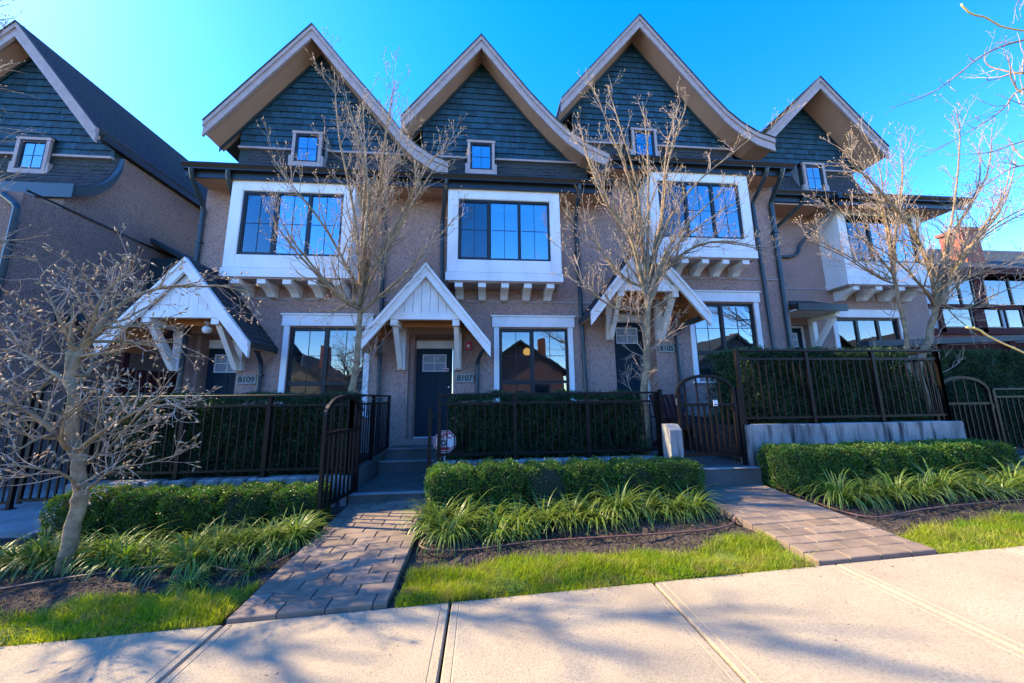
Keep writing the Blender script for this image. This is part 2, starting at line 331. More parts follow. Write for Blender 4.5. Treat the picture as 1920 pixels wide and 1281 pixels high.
# ------------------------------------------------------------------ house building blocks
YW, YB, YGUT, YR, YG = 7.95, 7.40, 7.20, 8.50, 9.12
def courses(prof, step=0.17, drop=0.014):
    "resample a top profile (x,z) into overlapping shingle courses: each course butt stands proud of the next"
    pts = [Vector((p[0], p[1])) for p in prof]; out = []
    for a, b in zip(pts[:-1], pts[1:]):
        n = max(1, int(round((b-a).length/step)))
        nrm = Vector((-(b-a).y, (b-a).x)).normalized()
        if nrm.y < 0: nrm = -nrm
        down_fwd = b.y < a.y
        for i in range(n):
            p, q = a+(b-a)*(i/n), a+(b-a)*((i+1)/n)
            if down_fwd: out += [p, q + nrm*drop]
            else: out += [p + nrm*drop, q]
    return [(p.x, p.y) for p in out]
def interp(prof, x):
    for (xa, za), (xb, zb) in zip(prof[:-1], prof[1:]):
        if xa <= x <= xb: return za + (zb-za)*(x-xa)/max(1e-6, xb-xa)
    return prof[0][1] if x < prof[0][0] else prof[-1][1]
def gable(root, prof, yr, yg, yback, wx0, wx1, zbase, zfix=None):
    "roof over a shingled gable wall; prof = top outline (x,z) left to right"
    th = 0.20
    rp = [(x, z) for x, z in prof]
    top = courses(rp)
    bot = [(x, z-th) for x, z in rp][::-1]
    roof = MB().ext(top + bot, yr+0.05, yback, 'y').build('roof', asphalt_sh, root)
    # rake boards, two stepped bands
    apex = max(range(len(rp)), key=lambda i: rp[i][1])
    for part in (rp[:apex+1], rp[apex:]):
        up = [(x, z-0.03) for x, z in part]; lo = [(x, z-0.17) for x, z in part]; lo2 = [(x, z-0.42) for x, z in part]
        MB().ext(up + lo[::-1], yr-0.045, yr+0.05, 'y').build('rake_trim', taupe, roof)
        MB().ext([(x, z-0.172) for x, z in part] + lo2[::-1], yr-0.010, yr+0.048, 'y').build('rake_board', taupe, roof)
    MB().ext(rp + [(x, z-0.028) for x, z in rp[::-1]], yr-0.07, yr+0.049, 'y').build('roof_edge', asphalt_sh, roof)
    # soffit under the overhang
    sp = [(x, z-0.30) for x, z in rp]; sp2 = [(x, z-th-0.003) for x, z in rp]
    MB().ext(sp2 + sp[::-1], yr+0.05, yg+0.12, 'y').build('soffit', soffit, roof)
    # wall and shingles
    wall_prof = [(x, z-0.31) for x, z in rp]
    xs = sorted({wx0, wx1, *[x for x, z in wall_prof if wx0 < x < wx1]})
    poly = [(wx0, zbase-0.9), *[(x, max(zbase, interp(wall_prof, x))) for x in xs], (wx1, zbase-0.9)]
    gw = MB().ext(poly, yg+0.02, yg+0.2, 'y').build('gable_wall', tealtrim, root)
    MB().box(wx0+.001, wx0+.12, yg+.201, yback, zbase-.9, interp(wall_prof, wx0)-.02).build('gable_return', tealtrim, root)
    MB().box(wx1-.12, wx1-.001, yg+.201, yback, zbase-.9, max(zbase-.5, interp(wall_prof, wx1)-.02)).build('gable_return', tealtrim, root)
    z = zbase; row = 0
    while z < max(p[1] for p in wall_prof) - 0.05:
        h = 0.195; x = wx0 - random.uniform(0, 0.2)
        while x < wx1:
            w = random.choice((0.14, 0.18, 0.22, 0.27, 0.2)); a, b = max(x, wx0), min(x+w-0.007, wx1); x += w
            if b-a < 0.03: continue
            q = [a + (b-a)*i/4 for i in range(5)]; q = [t for t in q if interp(wall_prof, t) > z+0.012]
            if len(q) < 2: continue
            tp = [(t, min(z+h+0.03, interp(wall_prof, t))) for t in q]
            if len(q) == 5 and all(abs(t[1]-(z+h+0.03)) < 1e-6 for t in tp): tp = [tp[0], tp[-1]]
            dz = random.uniform(-0.004, 0.004); bt = random.uniform(0.018, 0.03)
            n = len(tp); zt = [(t[1]-z)/(h+0.03) for t in tp]
            vs = [(q[0], yg-bt, z+dz), (q[-1], yg-bt, z+dz)] + [(t[0], yg-bt*(1-k)+0.012*k, t[1]) for t, k in zip(tp[::-1], zt[::-1])]
            m2 = len(vs); vb = [(vx, yg+0.022, vz) for vx, vy, vz in vs]
            mbs = MB().add(vs + vb, [tuple(range(m2))] + [(i, (i+1) % m2, (i+1) % m2+m2, i+m2) for i in range(m2)])
            mbs.build('shingle', teal, gw)
        z += h; row += 1
    # base trim board
    MB().box(wx0, wx1, yg-0.07, yg+0.03, zbase-0.06, zbase-0.002).build('base_trim', taupe, gw)
    # trim along the slopes under the soffit
    for part in (wall_prof[:apex+1], wall_prof[apex:]):
        seg = [(x, z+0.0) for x, z in part if z > zbase-0.1]
        if len(seg) > 1: MB().ext([(x, z+0.008) for x, z in seg] + [(x, z-0.11) for x, z in seg[::-1]], yg-0.05, yg-0.031, 'y').build('slope_trim', tealtrim, gw)
    return roof, gw
def bellcast(root, x0, x1, ytop, ztop, yfront, zfront, cut=None, ends=False):
    "flared skirt roof of lapped shingle tabs running from the gable wall down to the gutter; cut = x-range left open for a window"
    t = np.linspace(0, 1, 10)
    prof = [(ytop - (ytop-yfront)*(s**1.7), ztop - (ztop-zfront)*(1-(1-s)**1.35)) for s in t]
    base = MB()
    lo = [(y, z-0.12) for y, z in prof]
    base.ext(prof + lo[::-1], x0, x1, 'x'); sk = base.build('skirt_roof', tealtrim, root)
    mb = MB(); L = 0; seg = []
    pts = [Vector(p) for p in prof]; lens = [0]
    for a, b in zip(pts[:-1], pts[1:]): lens.append(lens[-1] + (b-a).length)
    def at(s):
        for i in range(len(lens)-1):
            if s <= lens[i+1]: return pts[i] + (pts[i+1]-pts[i])*((s-lens[i])/(lens[i+1]-lens[i]))
        return pts[-1]
    s = 0.0; ex = 0.14
    while s < lens[-1]-0.02:
        x = x0 - random.uniform(0, .3)
        while x < x1:
            w = random.uniform(0.16, 0.3); a, b = max(x, x0), min(x+w-0.006, x1); x += w
            if b-a < 0.02: continue
            e = min(lens[-1], s + ex + random.uniform(-.012, .03)); p, q = at(s), at(e)
            n = Vector((-(q-p).y, (q-p).x)).normalized()
            if n.y < 0: n = -n
            th = random.uniform(0.01, 0.022); q2 = q + n*th; p2 = p + n*0.004
            mb.add([(a, p2.x, p2.y), (b, p2.x, p2.y), (b, q2.x, q2.y), (a, q2.x, q2.y), (a, q.x, q.y), (b, q.x, q.y), (a, p.x, p.y), (b, p.x, p.y)],
                   [(0,1,2,3), (3,2,5,4), (0,3,4,6), (1,7,5,2)])
        s += ex
    mb.build('skirt_shingles', asphalt_sh, sk, kind='stuff')
    return sk, prof
def gutter(root, a, b, z, name='gutter', yb=None, ends=True, drop=0.0):
    "ogee gutter along X from a to b (x) with its front at y=YGUT-ish"
    y = yb
    p = [(y, z), (y-0.02, z), (y-0.02, z-0.025), (y+0.0, z-0.055), (y+0.035, z-0.10), (y+0.035, z-0.125), (y+0.13, z-0.125), (y+0.13, z), (y+0.115, z), (y+0.115, z-0.105), (y+0.05, z-0.105), (y+0.012, z-0.04)]
    g = MB().ext(p, a, b, 'x').build(name, gutter_m, root)
    fb = MB().box(a, b, y+0.132, y+0.165, z-0.27, z+0.005).build('fascia', gutter_m, root)
    return g
def downspout(root, pts, w=0.075, m=None):
    mb = MB(); pts = [Vector(p) for p in pts]
    q = [pts[0]]
    for i in range(1, len(pts)-1):
        a, p, b = pts[i-1], pts[i], pts[i+1]; r = min(0.06, (a-p).length*.4, (b-p).length*.4)
        q += [p+(a-p).normalized()*r, p+(b-p).normalized()*r]
    q.append(pts[-1])
    mb.tube(q, w*0.62, 8); d = mb.build('downspout', m or pipe_m, root, smooth=False)
    zs = [p for p in pts]; a, b = pts[-2], pts[-1]
    if abs(a.z-b.z) > 1.0:
        for t in (0.15, 0.8):
            c = a+(b-a)*t; MB().box(c.x-w*.75, c.x+w*.75, c.y-w*.68, c.y+w*.72, c.z-0.02, c.z+0.02).build('strap', m or pipe_m, d)
    return d
def window(root, x0, x1, z0, z1, y, mull, hbar=None, gl=None, depth=0.5, curtains=(), blind=True, munt=True, room=interior_m, fw=0.045, muntz=None):
    "black frame with lites split at mull; panes, muntins, curtains and a dim room behind"
    f = MB(); yb = y+0.07
    f.box(x0, x1, y, yb, z0, z0+fw); f.box(x0, x1, y, yb, z1-fw, z1); f.box(x0, x0+fw, y, yb, z0+fw, z1-fw); f.box(x1-fw, x1, y, yb, z0+fw, z1-fw)
    w = f.build('window', frame_m, root)
    xs = [x0+fw*.6, *mull, x1-fw*.6]
    for mx in mull: MB().box(mx-0.035, mx+0.035, y-0.004, yb-.002, z0+fw, z1-fw).build('mullion', frame_m, w)
    zs = [z0+fw*.6, *( [hbar] if hbar else []), z1-fw*.6]
    for i in range(len(xs)-1):
        a = xs[i]+(0.03 if i else 0.01); b = xs[i+1]-(0.03 if i < len(xs)-2 else 0.01)
        for j in range(len(zs)-1):
            c, d = zs[j]+(0.02 if j else 0.01), zs[j+1]-(0.02 if j < len(zs)-2 else 0.01)
            pn = MB().box(a, b, y+0.030, y+0.036, c, d)
            if i == 0 and len(xs) > 2: # sliding sash inner frame
                s = MB(); t = 0.03; s.box(a, a+t, y+.012, y+.029, c, d); s.box(b-t, b, y+.012, y+.029, c, d); s.box(a+t, b-t, y+.012, y+.029, c, c+t); s.box(a+t, b-t, y+.012, y+.029, d-t, d); s.build('sash', frame_m, w)
            pn.build('pane', (glass_scr if i == 0 and gl is None and len(xs) > 2 else gl or glass_hi), w, fix=True)
            if munt:
                mz = (c+d)/2 if muntz is None else muntz
                MB().box((a+b)/2-0.006, (a+b)/2+0.006, y+0.024, y+0.0292, c+.03, d-.03).build('muntin', frame_m, w)
                if d-c > 0.6: MB().box(a+.03, b-.03, y+0.0243, y+0.0290, mz-0.006, mz+0.006).build('muntin', frame_m, w)
        if hbar and i == 0: MB().box(x0+fw, x1-fw, y-0.003, yb-.003, hbar-0.032, hbar+0.032).build('transom', frame_m, w)
    # dim room
    R = MB(); e = 0.02; a, b, c, d, q, r = x0-0.10, x1+0.10, z0-0.12, z1+0.12, y+0.16, y+0.16+depth
    R.add([(a,q,c),(b,q,c),(b,r,c),(a,r,c),(a,q,d),(b,q,d),(b,r,d),(a,r,d)], [(0,1,2,3),(4,7,6,5),(2,6,7,3),(0,3,7,4),(1,5,6,2)])
    R.build('room', room, w, fix=False)
    if blind: MB().box(x0+.06, x1-.06, y+0.10, y+0.13, z1-0.2, z1-0.04).build('blind_cassette', curtain_m, w)
    for cx0, cx1 in curtains:
        n = max(8, int((cx1-cx0)*60)); A = []; B = []
        for i in range(n+1):
            x = cx0+(cx1-cx0)*i/n; yy = y+0.135+0.018*math.sin(i*1.1+cx0*7)+0.006*math.sin(i*2.7)
            A.append((x, yy, z0+0.03)); B.append((x, yy, z1-0.05))
        MB().strip(A, B).build('curtain', curtain_m, w, smooth=True, fix=False)
    return w
def text_obj(name, body, size, loc, m, parent, ext=0.004, rot=None, bold=0.0):
    cu = bpy.data.curves.new(name, 'FONT'); cu.body = body; cu.size = size; cu.align_x = 'CENTER'; cu.align_y = 'CENTER'; cu.extrude = ext; cu.offset = bold
    t = bpy.data.objects.new(name+'_tmp', cu); COL.objects.link(t); dg = bpy.context.evaluated_depsgraph_get(); dg.update()
    me = bpy.data.meshes.new_from_object(t.evaluated_get(dg)); bpy.data.objects.remove(t); me.materials.clear()
    me.transform(Matrix.Rotation(math.pi/2, 4, 'X'))
    if rot: me.transform(rot)
    return link(name, me, m, parent, Vector(loc))
# ------------------------------------------------------------------ one townhouse unit
def px_prof(pts, Y): return [(p.x, p.z) for p in (P(x, y, Y) for x, y in pts)]
def canopy(root, ax, az, yf, halfL, halfR, slope, zt, door_hw, yw):
    "steep little gable roof over the door: rakes, tie beam, batten panel, cedar soffit, brackets"
    zl, zr = az - halfL*slope, az - halfR*slope
    top = [(ax-halfL, zl), (ax, az), (ax+halfR, zr)]
    th = 0.11
    c = MB().ext(courses(top, 0.14, 0.012) + [(x, z-th) for x, z in top[::-1]], yf+0.04, yw, 'y').build('canopy', asphalt_sh, root)
    n = math.sqrt(1+slope*slope); v = 0.19*n
    for (xa, za), (xb, zb) in ((top[0], top[1]), (top[1], top[2])):
        MB().ext([(xa, za-.012), (xb, zb-.012), (xb, zb-v*.3), (xa, za-v*.3)], yf-0.055, yf+0.04, 'y').build('rake_trim', white, c)
        MB().ext([(xa, za-v*.3-.003), (xb, zb-v*.3-.003), (xb, zb-v), (xa, za-v)], yf-0.025, yf+0.038, 'y').build('rake_board', white, c)
        lo = 0.004
        MB().ext([(xa, za-th-lo), (xb, zb-th-lo), (xb, zb-th-lo-.02), (xa, za-th-lo-.02)], yf+0.042, yw-.004, 'y').build('cedar_soffit', cedar, c)
    # tie beam and board-and-batten panel
    hw = (az - v - zt)/slope
    MB().box(ax-hw-.12, ax+hw+.12, yf+0.05, yf+0.15, zt-0.14, zt).build('tie_beam', white, c)
    k = 7
    for i in range(k):
        a = ax-hw + 2*hw*i/k; b = ax-hw + 2*hw*(i+1)/k - 0.008
        za = az - v*.9 - slope*abs(a-ax); zb = az - v*.9 - slope*abs(b-ax)
        pts = [(a, zt), (b, zt), (b, max(zt+.001, zb))] + ([(ax, az-v*.9)] if a < ax < b else []) + [(a, max(zt+.001, za))]
        MB().ext(pts, yf+0.09, yf+0.115, 'y').build('panel_board', white, c)
    MB().box(ax-hw-.1, ax+hw+.1, yf+0.155, yw-.005, zt-0.125, zt-0.10).build('cedar_ceiling', cedar, c)
    MB().box(ax-hw-.1, ax+hw+.1, yf+0.45, yf+0.55, zt-0.22, zt-0.127).build('cedar_beam', cedar, c)
    # brackets: back post, top arm and diagonal brace
    for sx in (-1, 1):
        bx = ax + sx*door_hw
        zb_, zt_ = zt-1.10, zt-0.145
        b = MB().box(bx-.075, bx+.075, yw-0.13, yw-.003, zb_, zt_-.01).build('bracket', white, c)
        MB().box(bx-.07, bx+.07, yf+0.06, yw-.132, zt_-.12, zt_).build('bracket_arm', white, b)
        pts = [(yf+0.16, zt_-.125), (yf+0.29, zt_-.125), (yw-.134, zb_+.20), (yw-.134, zb_+.02), (yw-.20, zb_+.02)]
        MB().ext(pts, bx-.05, bx+.05, 'x').build('bracket_brace', white, b)
    return c
def front_door(root, x0, x1, z0, z1, y):
    lw = MB(); d = MB().box(x0, x1, y, y+0.05, z0, z1).build('door', door_m, root)
    W = x1-x0; H = z1-z0
    # raised stiles around the panels
    for a, b, c, e in ((0, .16, 0, 1), (.84, 1, 0, 1), (.16, .84, 0, .10), (.16, .84, .68, .74), (.16, .84, .93, 1), (.46, .54, .10, .68)):
        MB().box(x0+a*W+.001, x0+b*W-.001, y-.014, y-.0005, z0+c*H+.001, z0+e*H-.001).build('stile', door_m, d)
    gx0, gx1, gz0, gz1 = x0+.17*W, x0+.83*W, z0+.735*H, z0+.935*H
    f = MB(); t = .018
    for q in ((gx0, gx1, gz0, gz0+t), (gx0, gx1, gz1-t, gz1), (gx0, gx0+t, gz0+t, gz1-t), (gx1-t, gx1, gz0+t, gz1-t), ((gx0+gx1)/2-t/2, (gx0+gx1)/2+t/2, gz0+t, gz1-t)): f.box(q[0], q[1], y-.03, y-.016, q[2], q[3])
    for s in (0, 1):
        a = gx0+t if s == 0 else (gx0+gx1)/2+t/2; b = (gx0+gx1)/2-t/2 if s == 0 else gx1-t; f.box(a, b, y-.029, y-.017, (gz0+gz1)/2-t/2, (gz0+gz1)/2+t/2)
    f.build('glazing_bar', white, d)
    MB().box(gx0+.01, gx1-.01, y-.022, y-.0165, gz0+.01, gz1-.01).build('door_glass', glass_ob, d)
    MB().box(gx0, gx1, y-.016, y-.0155+.001, gz0, gz1).build('glass_backing', interior_m, d)
    MB().lathe([(.012, 0), (.012, -.04), (.03, -.045), (.034, -.06), (.028, -.075), (.012, -.08)], (x1-.07, y-.014, z0+.95), 12, 'y').build('knob', steel_m, d, smooth=True)
    MB().lathe([(.025, 0), (.025, -.02), (.015, -.024)], (x1-.07, y-.014, z0+1.12), 12, 'y').build('deadbolt', steel_m, d)
    MB().box(x0-.02, x1+.02, y-.06, y+.05, z0-.045, z0-.004).build('sill', white, d)
    # casing
    for a, b, c, e in ((x0-.13, x0-.012, z0-.04, z1+.012), (x1+.012, x1+.13, z0-.04, z1+.012), (x0-.13, x1+.13, z1+.014, z1+.16)):
        MB().box(a, b, y-.035, y+.06, c, e).build('casing', white, d)
    MB().box(x0-.15, x1+.15, y-.05, y+.06, z1+.162, z1+.20).build('head_moulding', white, d)
    return d
def bay(root, x0, x1, z0, z1, yf, yw, win, mull, curtains, ncorb=5):
    bx = MB(); wx0, wx1, wz0, wz1 = win
    grid_wall(bx, x0, x1, z0+.19, z1, yf, yf+.12, [(wx0, wx1, wz0, wz1)])
    bx.box(x0, x0+.1, yf+.121, yw-.002, z0+.19, z1); bx.box(x1-.1, x1, yf+.121, yw-.002, z0+.19, z1)
    b = bx.build('bay', white, root)
    MB().box(x0-.025, x1+.025, yf-.025, yw-.003, z0, z0+.187).build('base_board', white, b)
    # raised face boards
    fx = .012
    for a, c, d, e in ((x0, wx0-.012, z0+.20, z1-.25), (wx1+.012, x1, z0+.20, z1-.25), (wx0-.009, wx1+.009, z0+.20, wz0-.012), (wx0-.009, wx1+.009, wz1+.012, wz1+.17)):
        MB().box(a+.001, c-.001, yf-fx, yf-.0005, d, e).build('face_board', white, b)
    MB().box(x0+.20, x1-.20, yf-.008, yf-.0005, wz1+.175, z1-.17).build('frieze_panel', white, b)
    MB().box(x0-.02, x1+.02, yf-.045, yf-.001, z1-.16, z1-.02).build('frieze_board', white, b)
    MB().box(x0+.03, x1-.03, yf+.02, yw-.004, z0-.03, z0-.003).build('bay_soffit', taupe, b)
    window(root, wx0+.004, wx1-.004, wz0+.004, wz1-.004, yf+.015, mull, curtains=curtains, depth=0.9)
    for i in range(ncorb):
        cx = x0 + .26 + (x1-x0-.52)*i/(ncorb-1); w = .085
        y0 = yf+.03
        pts = [(y0, z0-.033), (y0, z0-.13), (y0+.06, z0-.15), (y0+.2, z0-.18), (y0+.32, z0-.24), (y0+.40, z0-.31), (yw-.004, z0-.31), (yw-.004, z0-.033)]
        MB().ext(pts, cx-w, cx+w, 'x').build('corbel', white, b)
    return b
def attic_window(root, cx, z0, z1, y, yback, hw=.30):
    mb = MB(); t = .075
    mb.box(cx-hw-t, cx-hw, y, y+.06, z0, z1); mb.box(cx+hw, cx+hw+t, y, y+.06, z0, z1); mb.box(cx-hw-t-.02, cx+hw+t+.02, y-.01, y+.06, z1+.002, z1+t)
    w = mb.build('dormer_casing', taupe, root)
    MB().box(cx-hw-t, cx-hw-t+.02, y+.062, yback, z0-.3, z1+.0).build('dormer_cheek', tealtrim, w)
    MB().box(cx+hw+t-.02, cx+hw+t, y+.062, yback, z0-.3, z1+.0).build('dormer_cheek', tealtrim, w)
    MB().box(cx-hw-t-.06, cx-hw-t-.002, y+.01, y+.1, z0-.3, z0+.18).build('apron', taupe, w)
    MB().box(cx+hw+t+.002, cx+hw+t+.06, y+.01, y+.1, z0-.3, z0+.18).build('apron', taupe, w)
    MB().box(cx-hw-t-.02, cx+hw+t+.02, y-.02, yback, z1+t+.002, z1+t+.03).build('dormer_cap', tealtrim, w)
    window(root, cx-hw+.003, cx+hw-.003, z0, z1-.003, y+.02, [], depth=.25, blind=True, fw=.05, curtains=())
    MB().box(cx-hw-t, cx+hw+t, y+.0, y+.05, z0-.3, z0-.004).build('apron', taupe, w)
def townhouse(name, label, dx, dz, prof, hide=()):
    root = thing(name, label, 'townhouse', (0.65+dx, YW, G(0.65+dx, 5.6)), 'attached townhouses of the row')
    x0, x1 = -1.70+dx, {0: -1.703, 1: 3.077, 2: 7.76}[0 if dx < 0 else 1 if dx == 0 else 2]; zb = -0.4; zt = 6.50+dz
    fl = 0.70+dz
    wx0, wx1, wz0, wz1 = .40+dx, 2.02+dx, 1.32+dz, 3.16+dz
    rx0, rx1 = -1.64+dx, -.62+dx
    # walls: front with openings, side walls, upper storey
    wall = grid_wall(MB(), x0, x1, zb, zt, YW, YW+.2, [(wx0, wx1, wz0, wz1), (rx0, rx1, fl, 3.02+dz), (-.45+dx, 1.5+dx, 4.5+dz, 6.1+dz)])
    wall.box(x0, x0+.15, YW+.201, 16, zb, zt); wall.box(x1-.15, x1, YW+.201, 16, zb, zt)
    wall.box(rx0-.12, rx0, YW+.201, 8.62, fl-.3, 3.2+dz); wall.box(rx1, rx1+.12, YW+.201, 8.62, fl-.3, 3.2+dz); wall.box(rx0, rx1, YW+.201, 8.6, 3.021+dz, 3.2+dz)
    w = wall.build('wall', stucco, root)
    bk = grid_wall(MB(), rx0+.001, rx1-.001, fl-.05, 3.02+dz, 8.44, 8.6, [(-1.56+dx, -.68+dx, fl, 2.755+dz)]); bk.build('recess_wall', stucco, root)
    MB().box(rx0+.002, rx1-.002, YW+.002, 8.6, fl-.3, fl-.052).build('threshold', concrete_d, root)
    MB().box(x0+.001, x1-.001, YW-.022, YW-.001, 3.78+dz, 3.82+dz).build('belt_trim', taupe, root)
    front_door(root, -1.54+dx, -.70+dx, fl+.01, 2.74+dz, 8.42)
    # ground floor window with head board and side casings
    cs = MB().box(wx0-.16, wx1+.16, YW-.055, YW-.001, 3.19+dz, 3.43+dz).build('window_head', white, root)
    MB().box(wx0-.19, wx1+.19, YW-.085, YW-.001, 3.432+dz, 3.465+dz).build('head_cap', white, cs)
    for a, b in ((wx0-.12, wx0-.002), (wx1+.002, wx1+.12)): MB().box(a, b, YW-.035, YW-.001, wz0-.1, 3.188+dz).build('side_casing', white, cs)
    MB().box(wx0-.16, wx1+.16, YW-.06, YW-.001, wz0-.14, wz0-.102).build('sill', white, cs)
    window(root, wx0+.002, wx1-.002, wz0, wz1-.002, YW+.03, [1.18+dx], hbar=1.92+dz, gl=glass_lo, depth=1.6, blind=False, munt=True, fw=.05)
    bay(root, -.77+dx, 1.80+dx, 4.12+dz, 6.52+dz, YB, YW, (-.535+dx, 1.56+dx, 4.61+dz, 6.07+dz), [.17+dx, .85+dx], [(-.45+dx, -.2+dx), (1.2+dx, 1.52+dx)] if dx >= 0 else [(-.3+dx, .1+dx), (.3+dx, 1.5+dx)])
    # canopy over the door
    canopy(root, -1.15+dx, 4.36+dz, 7.0, 1.33, 1.33, 1.26, 3.30+dz, .62, YW)
    # skirt roof, gutter
    bellcast(root, x0+.02, x1-.02, YG+.02, 8.40+dz, YGUT+.14, 6.56+dz)
    gutter(root, x0-.0, x1-.005, 6.57+dz, yb=YGUT)
    MB().box(x0+.01, x1-.01, YGUT+.166, YW-.002, 6.40+dz, 6.43+dz).build('eave_soffit', soffit, root)
    # gable
    prof_ = px_prof(prof, YR); ap = max(prof_, key=lambda p: p[1])
    gx0 = prof_[0][0]+.48; gx1 = min(x1, prof_[-1][0]-.75)
    gable(root, prof_, YR, YG, 16, gx0, gx1, 8.40+dz if dz < .3 else 9.12)
    attic_window(root, ap[0], 7.80+dz, 8.62+dz, 8.75, YG-.02)
    # downspouts
    downspout(root, [(-.80+dx, YGUT+.06, 6.45+dz), (-.82+dx, YGUT+.10, 6.32+dz), (-.95+dx, YW-.06, 5.75+dz), (-.93+dx, YW-.06, 3.9+dz)])
    downspout(root, [(.10+dx, 7.25, 2.62+dz), (0+dx, 7.55, 2.56+dz), (-.10+dx, YW-.06, 2.38+dz), (-.10+dx, YW-.06, fl-.2)])
    downspout(root, [(-2.42+dx+4.68, YGUT+.06, 6.45+dz), (-2.42+dx+4.68, YGUT+.10, 6.3+dz), (-2.36+dx+4.68, YW-.06, 5.9+dz), (2.40+dx, YW-.06, fl-.2)])
    return root
U1 = [(382.8,227.5),(586.5,47),(610,75.5),(652,126),(695.6,176),(729,215),(752.6,246),(779.5,271),(809.7,291),(840,303.7)]
U2 = [(751.7,220),(902.8,67),(948,121),(995,176),(1035,218),(1062,243),(1095.7,267.5),(1141,288.6)]
U3 = [(1051.7,186),(1197.8,29.5),(1238,74),(1281.8,122.6),(1328.8,174.6),(1362,209),(1389,231),(1419.5,249),(1451,260)]
h1 = townhouse('townhouse', 'brown stucco townhouse with door 8109, beside the gap to the darker house', -4.62, 0.0, U1)
h2 = townhouse('townhouse', 'brown stucco townhouse with door 8107 behind the open gate', 0.0, 0.0, U2)
h3 = townhouse('townhouse', 'taller-standing brown stucco townhouse behind the closed arched gate and concrete pillar', 4.78, 0.68, U3)
downspout(h1, [(-6.15, YGUT+.05, 6.45), (-6.17, YGUT+.10, 6.32), (-6.30, YW-.06, 5.9), (-6.30, YW-.06, .4)])
downspout(h3, [(7.45, YGUT+.05, 7.12), (7.45, YGUT+.10, 7.0), (7.62, YW-.06, 6.6), (7.60, YW-.06, .9)], .09)
# unit 4: set back, with a side gutter, a bay and a shed canopy
def unit4():
    root = thing('townhouse', 'set-back end townhouse with shed canopy and deep bay, next to the brick house', 'townhouse', (10.4, 8.6, .7), 'attached townhouses of the row')
    yw = 8.6; x0, x1 = 7.77, 12.7; zb = 0; zt = 6.9
    wx = (9.74, 11.66, 2.0, 3.64)
    wall = grid_wall(MB(), x0, x1, zb, zt, yw, yw+.2, [wx, (7.95, 8.9, 1.4, 3.45), (10, 11.6, 5.0, 6.3)])
    wall.box(x1-.15, x1, yw+.201, 16, zb, zt); wall.build('wall', stucco, root)
    MB().box(x0+.05, 9, yw+.3, yw+.35, 1.3, 3.5).build('recess_wall', stucco, root)
    front_door(root, 8.02, 8.84, 1.41, 3.38, yw+.2)
    MB().box(x0, x1-.001, yw-.022, yw-.001, 4.45, 4.49).build('belt_trim', taupe, root)
    cs = MB().box(wx[0]-.16, wx[1]+.16, yw-.055, yw-.001, 3.66, 3.88).build('window_head', white, root)
    for a, b in ((wx[0]-.12, wx[0]-.002), (wx[1]+.002, wx[1]+.12)): MB().box(a, b, yw-.035, yw-.001, 1.9, 3.658).build('side_casing', white, cs)
    window(root, wx[0]+.002, wx[1]-.002, wx[2], wx[3]-.002, yw+.03, [10.4, 11.05], gl=glass_lo, depth=1.2, blind=False, munt=False)
    bay(root, 9.62, 12.15, 4.42, 6.95, 8.02, yw, (9.86, 11.9, 5.06, 6.40), [10.55, 11.2], [(9.95, 10.3), (11.4, 11.8)], 4)
    # shed canopy over the door
    c = MB().ext([(7.75, 3.78), (8.595, 4.12), (8.595, 4.02), (7.75, 3.70)], x0+.01, 9.1, 'x').build('canopy', asphalt_sh, root)
    MB().box(x0+.01, 9.12, 7.70, 7.748, 3.62, 3.80).build('canopy_gutter', gutter_m, c)
    MB().box(x0+.02, 9.05, 7.76, 8.59, 3.64, 3.668).build('canopy_ceiling', white, c)
    b = MB().box(8.9, 9.02, 8.47, 8.597, 2.75, 3.6).build('bracket', white, c)
    MB().box(8.9, 9.02, 7.82, 8.468, 3.5, 3.62).build('bracket_arm', white, b)
    MB().ext([(7.9, 3.49), (8.04, 3.49), (8.465, 2.95), (8.465, 2.78)], 8.915, 9.005, 'x').build('bracket_brace', white, b)
    # roofs
    prof = [(p.x, p.z) for p in (P(1424, 262, 8.97), P(1535, 145, 8.97), P(1663, 276, 8.97))]
    gable(root, prof, 8.97, 9.77, 16, 9.2, 12.6, 9.05)
    bellcast(root, x0+.25, 12.6, 9.79, 9.05, 7.95, 6.95)
    attic_window(root, 10.72, 8.05, 8.93, 9.35, 9.75, .30)
    gutter(root, x0+.03, 9.55, 6.95, yb=7.82); gutter(root, 9.3, 13.05, 6.72, yb=7.5)
    MB().box(9.3, 13.05, 7.63, 9.0, 6.735, 6.80).build('eave_deck', tealtrim, root)
    MB().box(x0+.05, 9.5, 7.99, yw-.002, 6.62, 6.66).build('eave_soffit', soffit, root)
    MB().box(9.35, 13.0, 7.67, yw+.3, 6.955 - .4, 6.58).build('eave_soffit', soffit, root)
    downspout(root, [(8.62, 7.88, 6.82), (8.60, 7.95, 6.65), (8.25, yw-.06, 6.2), (8.28, yw-.06, 4.15)])
    downspout(root, [(9.6, 7.9, 6.6), (9.45, 7.96, 6.5), (8.95, yw-.06, 5.75), (8.88, yw-.06, 5.5), (8.62, yw-.06, 5.38), (8.30, yw-.06, 5.38)], .07)
    v = MB(); v.box(8.0, 8.25, yw-.10, yw-.001, 6.05, 6.08); v.box(8.02, 8.23, yw-.07, yw-.001, 5.96, 6.048); v.build('wall_vent', taupe, root)
    return root
h4 = unit4()
